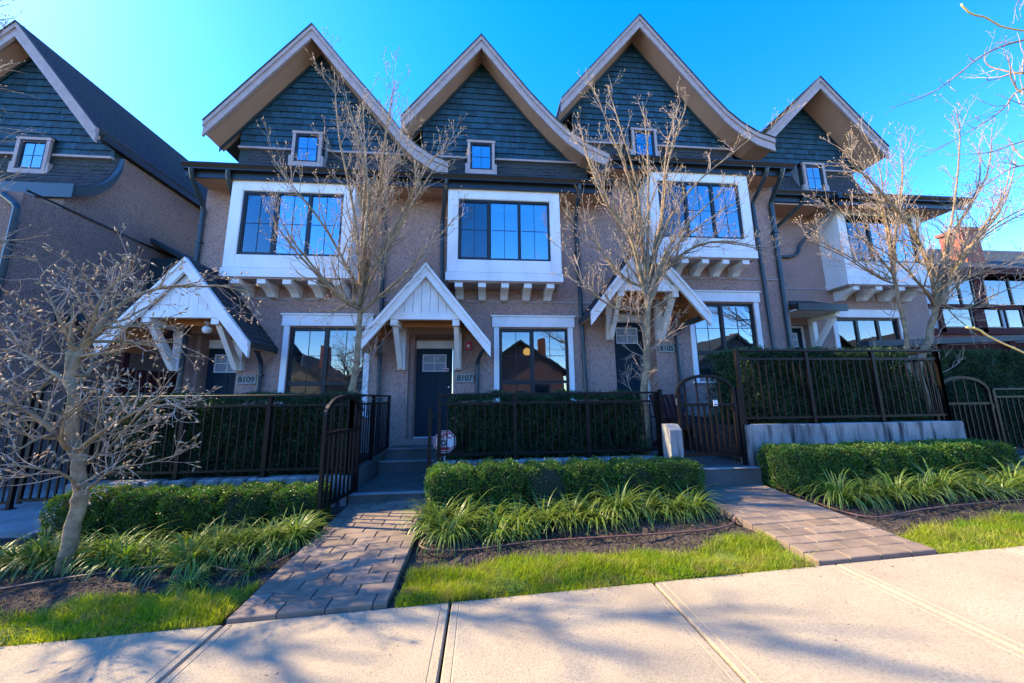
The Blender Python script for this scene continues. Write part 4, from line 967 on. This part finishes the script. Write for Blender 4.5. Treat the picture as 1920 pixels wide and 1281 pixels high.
for j, (px, py) in enumerate(((845, 1012), (930, 1010), (975, 1000))): p = PG(px, py); clump(p.x, p.y, 1.25, 3 if j else 0, 'yellow-green lily turf clump inside the hose loop, %s from the steps path' % ORD[j], None)
for i in range(13):
    x = 4.55+.36*i; clump(x, 4.28+RNG.uniform(-.1, .1), RNG.uniform(1.15, 1.4), i % 3, 'arching lily turf clump before the tall retaining wall, %s from the closed gate' % ORD[i], 'lily turf before the tall wall')
for px, py in ((1600, 938), ): p = PG(px, py); clump(p.x, p.y, .9, 3, 'small lone lily turf clump where the hose meets the second paver path', None)
# lawns
def lawn(label, x0, x1, depth, n):
    def edge(x): return YE + depth*(1 + .12*math.sin(x*2.3+1) + .08*math.sin(x*5.7))
    m = 4; X = RNG.uniform(x0, x1, n*2); Y = RNG.uniform(YE-.015, YE+depth*1.3, n*2)
    E = np.array([edge(x) for x in X]); keep = (Y < E + RNG.normal(0, .04, len(X))); X, Y = X[keep][:n], Y[keep][:n]; k = len(X)
    patch = .5+.5*np.sin(X*4.1+Y*9)*np.sin(X*2.3-Y*6+1)
    h = RNG.gamma(4, .009, k)*(.5+1.0*patch)+.008; w = RNG.uniform(.0015, .0032, k); a = RNG.uniform(0, 2*math.pi, k); ln = RNG.uniform(.1, .9, k)*h; la = RNG.uniform(0, 2*math.pi, k)
    Z = np.array([bedz(x, y) for x, y in zip(X, Y)])+.012
    Z = np.maximum(Z, G(0, 0)*0 + SL*X - .03)
    c, s = np.cos(a)*w, np.sin(a)*w; dx, dy = np.cos(la)*ln, np.sin(la)*ln
    B0 = np.stack([X-c, Y-s, Z-.01], 1); B1 = np.stack([X+c, Y+s, Z-.01], 1)
    M0 = np.stack([X-c*.8+dx*.4, Y-s*.8+dy*.4, Z+h*.6], 1); M1 = np.stack([X+c*.8+dx*.4, Y+s*.8+dy*.4, Z+h*.6], 1); T = np.stack([X+dx*1.2, Y+dy*1.2, Z+h], 1)
    V = np.stack([B0, B1, M1, M0, T], 1).reshape(-1, 3); b = np.arange(k)*5
    F = np.concatenate([np.stack([b, b+1, b+2], 1), np.stack([b, b+2, b+3], 1), np.stack([b+3, b+2, b+4], 1)])
    cen = np.array([(x0+x1)/2, YE+depth/2, SL*(x0+x1)/2]); o = link('lawn', fastmesh('lawn', V-cen, F), grass_m, None, cen, 'stuff'); o['label'] = label; o['category'] = 'grass'
    # low clover among the blades near the sidewalk
    q = int(n*.05); X = RNG.uniform(x0, x1, q); Y = YE + np.abs(RNG.normal(0.02, .09, q)); kp = Y < YE+depth; X, Y = X[kp], Y[kp]
    cl = np.sin(X*3.3+2)+np.sin(X*7.1) > .1; X, Y = X[cl], Y[cl]; C = np.stack([X, Y, SL*X+RNG.uniform(0.0, .03, len(X))], 1)
    if len(C):
        D = rand_dirs(len(C)); D[:, 2] = np.abs(D[:, 2])*.35; V, F = leaf_quads(C, D/np.linalg.norm(D, axis=1)[:, None], RNG.uniform(.012, .024, len(C)), RNG.uniform(.012, .02, len(C)))
        o2 = link('clover', fastmesh('clover', V-cen, F), clover_m, None, cen, 'stuff'); o2['label'] = 'low clover along the sidewalk edge of '+label.split(' strip')[0]; o2['category'] = 'clover'
    mb = MB(); N = 40
    A = [(x0+(x1-x0)*i/N, YE+.002, SL*(x0+(x1-x0)*i/N)-.024) for i in range(N+1)]; Bp = [(a_[0], edge(a_[0])-.03, bedz(a_[0], edge(a_[0])-.03)+.014) for a_ in A]
    mid = [((a_[0]), (a_[1]+b_[1])/2, max(bedz(a_[0], (a_[1]+b_[1])/2)+.018, (a_[2]+b_[2])/2)) for a_, b_ in zip(A, Bp)]
    mb.strip(A, mid); mb.strip(mid, Bp); mb.build('turf', turf_m, None, smooth=True, fix=False)['kind'] = 'structure'
lawn('sunny grass strip before the magnolia bed', -9, -1.95, .46, 60000)
lawn('sunny grass strip between the two paver paths', -.66, 2.86, .50, 42000)
lawn('sunny grass strip past the second paver path', 4.16, 12, .48, 60000)
# mulch crumbs on the beds
def mulch(x0, x1, n):
    X = RNG.uniform(x0, x1, n); Y = RNG.uniform(YE+.35, 5.1, n)**1.0; Z = np.array([bedz(x, y) for x, y in zip(X, Y)])+.004
    C = np.stack([X, Y, Z], 1); D = rand_dirs(n); D[:, 2] *= .35; D /= np.linalg.norm(D, axis=1)[:, None]
    V, F = leaf_quads(C, D, RNG.gamma(2.0, .010, n)+.006, RNG.uniform(.005, .016, n)); cen = np.array([(x0+x1)/2, 4.2, 0]); o = link('mulch', fastmesh('mulch', V-cen, F), chip_m, None, cen, 'stuff'); o['label'] = 'loose bark crumbs on the bed'; o['category'] = 'mulch'
mulch(-7, -1.93, 16000); mulch(-.68, 2.88, 9000); mulch(4.12, 10, 14000)
def litter(n):
    X = RNG.uniform(-5, 7, n); Y = RNG.uniform(1.6, YE-.02, n); Y[:n//3] = YE - np.abs(RNG.normal(0, .05, n//3)) - .01; C = np.stack([X, Y, SL*X+.004], 1); D = rand_dirs(n); D[:, 2] *= .15; D /= np.linalg.norm(D, axis=1)[:, None]
    V, F = leaf_quads(C, D, RNG.gamma(2., .004, n)+.004, RNG.uniform(.003, .010, n)); o = link('leaf_litter', fastmesh('leaf_litter', V, F), chip_m, None, (0, 0, 0), 'stuff'); o['label'] = 'specks of leaf litter on the sidewalk'; o['category'] = 'litter'
litter(420)
# ------------------------------------------------------------------ trees
class Tree:
    def __init__(s, rmin=.0026): s.rmin = rmin; s.thick = MB(); s.thin = MB(); s.buds = []; s.rs = random.Random(3)
    def limb(s, pts, r0, r1, n=8):
        k = len(pts); q = []
        pts = [Vector(p) for p in pts]
        for i in range(k-1):
            p0, p1, p2, p3 = pts[max(i-1, 0)], pts[i], pts[i+1], pts[min(i+2, k-1)]
            for j in range(4):
                t = j/4; q.append(0.5*((2*p1)+(p2-p0)*t+(2*p0-5*p1+4*p2-p3)*t*t+(3*p1-p0-3*p2+p3)*t**3))
        q.append(pts[-1]); m = len(q); rr = [r0+(r1-r0)*i/(m-1) for i in range(m)]
        q = [p+Vector((s.rs.gauss(0, 1), s.rs.gauss(0, 1), s.rs.gauss(0, 1)))*min(r0*.12, .006) for p in q]
        (s.thick if r0 > .009 else s.thin).tube(q, rr, n if r0 > .02 else 5); return q, rr
    def grow(s, p, d, L, r, lev, up=.08, wig=.16, dens=9, sp=(.5, .95), ratio=(.35, .6), maxlev=3, bud=.011):
        rs = s.rs; seg = max(3, int(L/.07)) if lev < 2 else max(3, int(L/.06)); q = [Vector(p)]; dd = Vector(d).normalized(); st = L/seg
        for i in range(seg):
            dd = (dd + Vector((rs.gauss(0, wig), rs.gauss(0, wig), rs.gauss(0, wig) + up))).normalized(); q.append(q[-1] + dd*st)
        r1 = max(s.rmin*.45, r*.22); rr = [r+(r1-r)*i/seg for i in range(seg+1)]
        (s.thick if r > .009 else s.thin).tube(q, rr, 6 if r > .012 else (4 if r > .004 else 3), cap=False)
        s.buds.append((q[-1], dd, bud*rs.uniform(.8, 1.5)))
        if lev >= maxlev:
            for i in range(1, seg):
                if rs.random() < .45:
                    a = dd.orthogonal().normalized(); a.rotate(Matrix.Rotation(rs.uniform(0, 6.28), 3, dd)); s.buds.append((q[i], (dd+a*.9).normalized(), bud*rs.uniform(.5, .9)))
            return
        n = max(1, int(L*dens*rs.uniform(.8, 1.2)))
        for j in range(n):
            t = rs.uniform(.18, .97); i = min(seg-1, int(t*seg)); f = t*seg-i; b = q[i].lerp(q[i+1], f); tdir = (q[i+1]-q[i]).normalized()
            a = tdir.orthogonal().normalized(); a.rotate(Matrix.Rotation(rs.uniform(0, 6.28), 3, tdir))
            ang = rs.uniform(*sp); nd = tdir*math.cos(ang) + a*math.sin(ang)
            s.grow(b, nd, L*rs.uniform(*ratio)*(1.15-t*.6), max(s.rmin, rr[i]*.6), lev+1, up, wig, dens*1.15, sp, ratio, maxlev, bud)
    def along(s, q, rr, n, L, up, lev=1, sp=(.5, 1.1), t0=.25, maxlev=3, dens=9, wig=.16, bud=.011, ratio=(.35, .6)):
        rs = s.rs; m = len(q)-1
        for j in range(n):
            t = t0+(1-t0)*(j+rs.random())/n; i = min(m-1, int(t*m)); b = q[i].lerp(q[i+1], t*m-i); td = (q[i+1]-q[i]).normalized()
            a = td.orthogonal().normalized(); a.rotate(Matrix.Rotation(rs.uniform(0, 6.28), 3, td)); ang = rs.uniform(*sp)
            s.grow(b, td*math.cos(ang)+a*math.sin(ang), L*rs.uniform(.6, 1.2)*(1.2-.5*t), max(s.rmin*1.4, min(rr[i]*.55, .02)), lev, up, wig, dens, sp, ratio, maxlev, bud)
    def finish(s, name, label, base, tm=None, bm_=None, group='bare trees along the row'):
        r = thing(name, label, 'tree', base, group)
        s.thick.build('trunk', tm or bark_m, r, smooth=True, fix=False)
        if s.thin.v: s.thin.build('twigs', bm_ or twig_m, r, fix=False, kind='stuff')
        if s.buds:
            C = np.array([b[0] for b in s.buds]); D = np.array([b[1] for b in s.buds]); z = np.array([b[2] for b in s.buds])[:, None]
            R = rand_dirs(len(C)); A = np.cross(D, R); A /= np.linalg.norm(A, axis=1)[:, None]; B = np.cross(D, A)
            V = np.stack([C-D*z*.2, C+D*z*.5+A*z*.32, C+D*z*.5-A*z*.16+B*z*.28, C+D*z*.5-A*z*.16-B*z*.28, C+D*z*1.6], 1).reshape(-1, 3); k = np.arange(len(C))*5
            F = np.concatenate([np.stack(t, 1) for t in ((k, k+2, k+1), (k, k+3, k+2), (k, k+1, k+3), (k+1, k+2, k+4), (k+2, k+3, k+4), (k+3, k+1, k+4))])
            c = np.array(base); link('buds', fastmesh('buds', V-c, F), bud_m, r, c)
        return r
# crooked magnolia in the left bed
t = Tree(.0034); t.rs.seed(11)
Y0 = 4.15
def q1(x, y, Y=Y0): return P(x, y, Y)
base = PG(130, 1010, -.03); base = Vector((q1(132, 1000).x, Y0, bedz(-4.0, Y0)-.03))
q, rr = t.limb([base, q1(142, 960), q1(152, 920), q1(145, 860), q1(133, 800), q1(138, 740), q1(130, 700), q1(136, 660)], .062, .042, 12)
lim = [([q1(132,710), q1(142,672), q1(165,640,4.2), q1(190,605,4.3), q1(225,572,4.5), q1(280,545,4.7), q1(345,537,4.8), q1(420,538,4.9), q1(478,552,5.0)], .042, .008, 20, .62),
       ([q1(136,850), q1(115,822,4.0), q1(85,795,3.9), q1(45,768,3.8), q1(0,752,3.7), q1(-60,745,3.6)], .034, .008, 15, .6),
       ([q1(132,728), q1(112,706,4.25), q1(90,692,4.4), q1(60,672,4.5), q1(20,655,4.6), q1(-40,660,4.7)], .028, .008, 15, .6),
       ([q1(148,850), q1(165,830,4.0), q1(195,808,3.9), q1(250,775,3.8), q1(305,748,3.8), q1(335,752,3.8)], .024, .005, 15, .5),
       ([q1(148,880), q1(170,862,4.3), q1(205,840,4.4), q1(240,800,4.5), q1(280,760,4.5), q1(330,745,4.6)], .020, .005, 12, .5),
       ([q1(136,700), q1(158,705,4.2), q1(172,690,4.35), q1(175,668,4.5), q1(215,650,4.6), q1(290,640,4.7), q1(350,648,4.8)], .024, .006, 14, .5),
       ([q1(136,668), q1(132,640,4.1), q1(112,600,4.0), q1(95,560,4.0), q1(70,520,4.0)], .022, .005, 12, .5),
       ([q1(150,655,4.2), q1(170,615,4.1), q1(185,570,4.0), q1(215,530,4.0), q1(250,500,4.0)], .022, .005, 13, .5),
       ([q1(150,925), q1(130,895,3.95), q1(80,880,3.8), q1(20,872,3.7), q1(-50,880,3.6)], .016, .005, 10, .45),
       ([q1(152,925), q1(180,905,4.0), q1(215,880,3.9), q1(280,868,3.9), q1(340,850,3.9)], .014, .004, 10, .4)]
for pts, r0, r1, n, L in lim:
    q, rr = t.limb(pts, r0, r1, 8); t.along(q, rr, int(n*1.15), L*1.1, .06, 1, (.5, 1.2), .10, 3, 7.5, .17, .03)
t.finish('magnolia_tree', 'crooked bare magnolia with pale buds in the bed by the sidewalk', base)
# upright bare trees behind the fences
def upright(seed, base, fork, limbs, n, L, lab, r0=.07, low=0):
    t = Tree(.0034); t.rs.seed(seed); rs = t.rs
    q, rr = t.limb([base, *fork], r0, r0*.7, 10); top = Vector(fork[-1])
    extra = []
    for pts in limbs:
        o2 = Vector((rs.uniform(-.45, .45), rs.uniform(-.3, .1), rs.uniform(-.5, .1)))
        extra.append([Vector(p) + o2*((i+.6)/len(pts)) for i, p in enumerate(pts)])
    for pts in limbs + extra[::2]:
        q, rr = t.limb([Vector(fork[-2]).lerp(top, rs.uniform(.2, 1.0))] + [Vector(p) for p in pts], r0*rs.uniform(.40, .55), .006, 7)
        t.along(q, rr, int(n*1.05), L, .10, 1, (.4, .85), .08, 3, 6.6, .09, .022, (.4, .62))
    for i in range(low):
        b = Vector(base).lerp(top, rs.uniform(.25, .95)); a = rs.uniform(0, 6.28); t.grow(b, (math.cos(a), math.sin(a)*.6, .5), rs.uniform(.5, 1.0), .008, 1, .08, .15, 7, (.4, .9), (.35, .55), 3, .012)
    return t.finish('bare_tree', lab, Vector(base))
Y2 = 6.3
f = lambda x, y, Y=Y2: P(x, y, Y)
upright(21, (f(652, 790).x, 6.3, .40), [f(659, 740), f(664, 712), f(671, 650), f(674, 600), f(677, 545)],
        [[f(690, 450), f(712, 350, 6.2), f(728, 230, 6.1), f(742, 150, 6.1)], [f(672, 460, 6.1), f(655, 350, 6.0), f(635, 250, 5.9), f(627, 135, 5.9)],
         [f(720, 470, 6.2), f(765, 380, 6.1), f(810, 300, 6.0), f(845, 270, 6.0)], [f(650, 500, 6.0), f(605, 420, 5.9), f(550, 350, 5.8), f(510, 295, 5.8)],
         [f(705, 430, 6.5), f(735, 320, 6.5), f(760, 230, 6.5)], [f(680, 420, 6.4), f(685, 300, 6.5), f(680, 190, 6.5)],
         [f(640, 560, 6.0), f(580, 500, 5.9), f(530, 440, 5.8), f(500, 390, 5.8)], [f(730, 540, 6.1), f(800, 470, 6.0), f(860, 400, 6.0)], [f(685, 440, 5.9), f(690, 340, 5.8), f(655, 200, 5.8)]],
        14, .80, 'tall bare tree between doors 8109 and 8107, behind the fence', .062, 18)
Y3 = 6.15; f = lambda x, y, Y=Y3: P(x, y, Y)
upright(33, (f(1208, 800, 5.95).x, 5.95, .5), [f(1208, 740, 5.95), f(1212, 690, 5.97), f(1214, 600, 6.0), f(1212, 530, 6.05)],
        [[f(1205, 440), f(1190, 330), f(1160, 230), f(1140, 160)], [f(1215, 430), f(1215, 300), f(1205, 190)], [f(1180, 440, 6.0), f(1130, 370, 5.9), f(1100, 290, 5.9), f(1090, 250, 5.9)],
         [f(1245, 430, 6.0), f(1300, 350, 5.9), f(1370, 290, 5.8), f(1450, 225, 5.8)], [f(1250, 500, 6.0), f(1330, 455, 5.9), f(1440, 470, 5.8)], [f(1170, 520, 6.0), f(1110, 450, 5.9), f(1060, 400, 5.9)],
         [f(1240, 400, 6.3), f(1250, 280, 6.3), f(1275, 190, 6.3)], [f(1190, 480, 6.3), f(1150, 400, 6.3), f(1120, 320, 6.3)], [f(1250, 470, 5.9), f(1310, 400, 5.8), f(1380, 340, 5.7)], [f(1160, 580, 6.0), f(1100, 540, 5.9), f(1070, 480, 5.9)]],
        14, .72, 'tall bare tree beside the closed gate, in front of the third house', .07, 22)
Y4 = 6.25; f = lambda x, y, Y=Y4: P(x, y, Y)
upright(45, (f(1795, 760).x-.45, 6.3, 1.0), [f(1722, 700), f(1740, 640), f(1752, 590), f(1760, 560)],
        [[f(1790, 500), f(1850, 440), f(1920, 400), f(2000, 380)], [f(1770, 480), f(1790, 380), f(1800, 260), f(1790, 200)], [f(1740, 500, 6.0), f(1700, 420, 5.9), f(1640, 350, 5.8), f(1590, 300, 5.8)],
         [f(1800, 530, 6.1), f(1870, 500, 6.0), f(1940, 470, 6.0)], [f(1790, 440, 6.4), f(1850, 330, 6.4), f(1860, 240, 6.4)], [f(1730, 540, 5.9), f(1670, 480, 5.8), f(1600, 440, 5.8)], [f(1820, 460, 6.0), f(1880, 370, 6.0), f(1900, 280, 6.0)], [f(1800, 580, 6.0), f(1850, 560, 5.9), f(1920, 530, 5.9)]],
        12, .78, 'spreading bare tree in front of the brick house, forking low', .065, 10)
upright(57, (f(1700, 780).x-.25, 6.4, 1.0), [f(1702, 720), f(1700, 640), f(1685, 560), f(1672, 500)],
        [[f(1655, 400), f(1620, 330), f(1585, 280)], [f(1660, 420), f(1650, 320), f(1620, 250)], [f(1680, 430), f(1690, 340), f(1690, 260)], [f(1640, 470, 6.1), f(1590, 410, 6.0), f(1550, 380, 6.0)], [f(1650, 520, 6.1), f(1590, 480, 6.0), f(1530, 450, 6.0)]],
        12, .70, 'slim bare tree before the bay of the end townhouse', .045, 6)
# street tree standing just outside the picture, boughs reaching in
t = Tree(); t.rs.seed(71); Y5 = 3.3
base = Vector((7.6, Y5, SL*7.6)); q, rr = t.limb([base, (7.55, Y5, 1.2), (7.65, Y5+.05, 2.3), (7.6, Y5, 3.4), (7.7, Y5, 4.6), (7.6, Y5, 6.0)], .12, .03, 10)
def f(x, y, Y): return P(x, y, Y)
for pts, r0, L, n in (([(7.6, Y5, 4.4), f(2050, 60, 3.5), f(1920, 75, 3.7), f(1850, 100, 3.8), f(1790, 145, 3.9), f(1740, 178, 4.0), f(1672, 202, 4.1)], .02, .28, 9),
                      ([(7.6, Y5, 3.6), f(2060, 130, 3.4), f(1920, 165, 3.6), f(1880, 205, 3.7), f(1820, 245, 3.8), f(1740, 290, 3.9)], .018, .40, 14),
                      ([(7.6, Y5, 3.2), f(2040, 250, 3.4), f(1920, 265, 3.6), f(1860, 285, 3.7), f(1810, 290, 3.8)], .014, .35, 10),
                      ([(7.6, Y5, 3.0), f(2040, 340, 3.4), f(1920, 310, 3.6), f(1850, 345, 3.7), f(1800, 370, 3.8)], .014, .40, 12),
                      ([(7.6, Y5, 5.2), f(2060, -150, 3.4), f(1940, -40, 3.5), f(1900, 20, 3.6)], .014, .35, 8),
                      ([(7.6, Y5, 4.2), f(2040, 120, 3.5), f(1920, 135, 3.7), f(1860, 150, 3.8), f(1850, 148, 3.8)], .01, .2, 4)):
    q, rr = t.limb(pts, r0, .0035, 7); t.along(q, rr, n, L, .05, 2, (.4, .9), .35, 3, 7, .12, .012)
for a in range(9): t.grow((7.6, Y5, 3.6+.3*a), (math.cos(a*2.1)*.8+.5, math.sin(a*2.1)-.3, .8), 1.6, .02, 1, .05, .12, 4, (.4, .9), (.35, .55), 3, .012)
STREET = t.finish('street_tree', 'bare street tree past the picture edge, thin boughs against the sky', base, None, None)
def tall(seed, base, H, lab):
    t = Tree(); t.rs.seed(seed); b = Vector(base); q, rr = t.limb([b, b+Vector((.05, 0, H*.2)), b+Vector((-.05, .05, H*.4)), b+Vector((.05, 0, H*.7)), b+Vector((0, 0, H))], .06, .015, 10)
    for i in range(16):
        z = H*(.35+.6*i/16); a = i*2.4; L = 1.6*(1.15-i/16*.6); t.grow(b+Vector((0, 0, z)), (math.cos(a), math.sin(a), .9), L*1.15, .04, 1, .06, .12, 6, (.4, .9), (.4, .6), 3, .02)
    t.finish('street_tree', lab, b)
tall(91, (-9.4, 5.0, -.35), 8.0, 'bare street tree before the darker house, its shadow on the sidewalk'); tall(93, (-8.9, 5.5, -.3), 10.5, 'taller bare street tree before the darker house, its shadow on the sidewalk')
def shoot(label, pts, r):
    q = Tree(); q.rs.seed(5); pp, rr = q.limb(pts, r, r*.75, 8); mb = MB().tube(pp, rr, 8)
    for i in (3, 7, 11):
        if i < len(pp)-1: mb.tube([pp[i]+Vector((0, 0, -.002)), pp[i]+Vector((-.01, 0, .018))], [rr[i]*.8, rr[i]*.3], 6)
    mb.build('yellow_shoot', yellow_twig, STREET, smooth=True, label=label)
shoot('yellow shoot with a red tip against the sky', [P(1802, 8, 3.0), P(1820, 25, 3.0), P(1848, 33, 3.0), P(1875, 48, 3.0), P(1920, 58, 3.0), P(2000, 64, 3.05), P(2300, 150, 3.2), (7.62, 3.3, 4.3)], .0095)
shoot('yellow shoot pointing at the brick house', [P(1812, 614, 3.0), P(1835, 618, 3.0), P(1860, 634, 3.0), P(1920, 661, 3.0), P(2000, 690, 3.05), P(2200, 720, 3.2), (7.58, 3.3, 1.75)], .0095)
# ------------------------------------------------------------------ houses across the street: seen mirrored in the panes
def far_house(x, label, wcol):
    r = thing('house', label, 'house', (x, -22, SL*x), 'houses across the street')
    z = SL*x
    MB().box(x-4.6, x+4.6, -28, -20, z-.5, z+4.2).build('wall', wcol, r)
    rf = MB().ext([(x-5.3, z+4.0), (x, z+7.4), (x+5.3, z+4.0), (x+5.3, z+3.8), (x, z+7.15), (x-5.3, z+3.8)], -28.4, -19.4, 'y').build('roof', asphalt_sh, r)
    MB().ext([(x-4.6, z+4.2), (x+4.6, z+4.2), (x, z+7.1)], -28, -20.02, 'y').build('gable_wall', wcol, r)
    for dx in (-2.6, 2.2): MB().box(x+dx-.7, x+dx+.7, -20, -19.95, z+1.2, z+2.8).build('window', glass_lo, r)
    MB().box(x-.5, x+.5, -20, -19.94, z, z+2.2).build('door', door_m, r)
    MB().box(x+2.5, x+3.3, -24, -23.2, z+5.3, z+8.2).build('chimney', brick_m, rf)
far_house(41, 'low dark house mirrored in the window of the end townhouse', mat('far_dark2', (.09, .08, .07), .9)); far_house(53, 'brown house mirrored in the window under the shed canopy', mat('far_brown2', (.15, .1, .07), .9)); far_house(28, 'dark gabled house mirrored in the panes of the end townhouse', mat('far_dark', (.1, .09, .09), .9)); far_house(-20, 'tan gabled house mirrored in the darker house', mat('far_tan', (.28, .22, .15), .9)); far_house(4, 'brown gabled house mirrored in the window of 8107', mat('far_brown', (.16, .08, .06), .9)); far_house(-8, 'grey gabled house mirrored in the window of 8109', mat('far_grey', (.2, .2, .2), .9)); far_house(16, 'cream gabled house mirrored in the windows beyond the closed gate', mat('far_cream', (.4, .36, .28), .9))
SC.render.film_transparent = False
print('objects', len(bpy.data.objects))
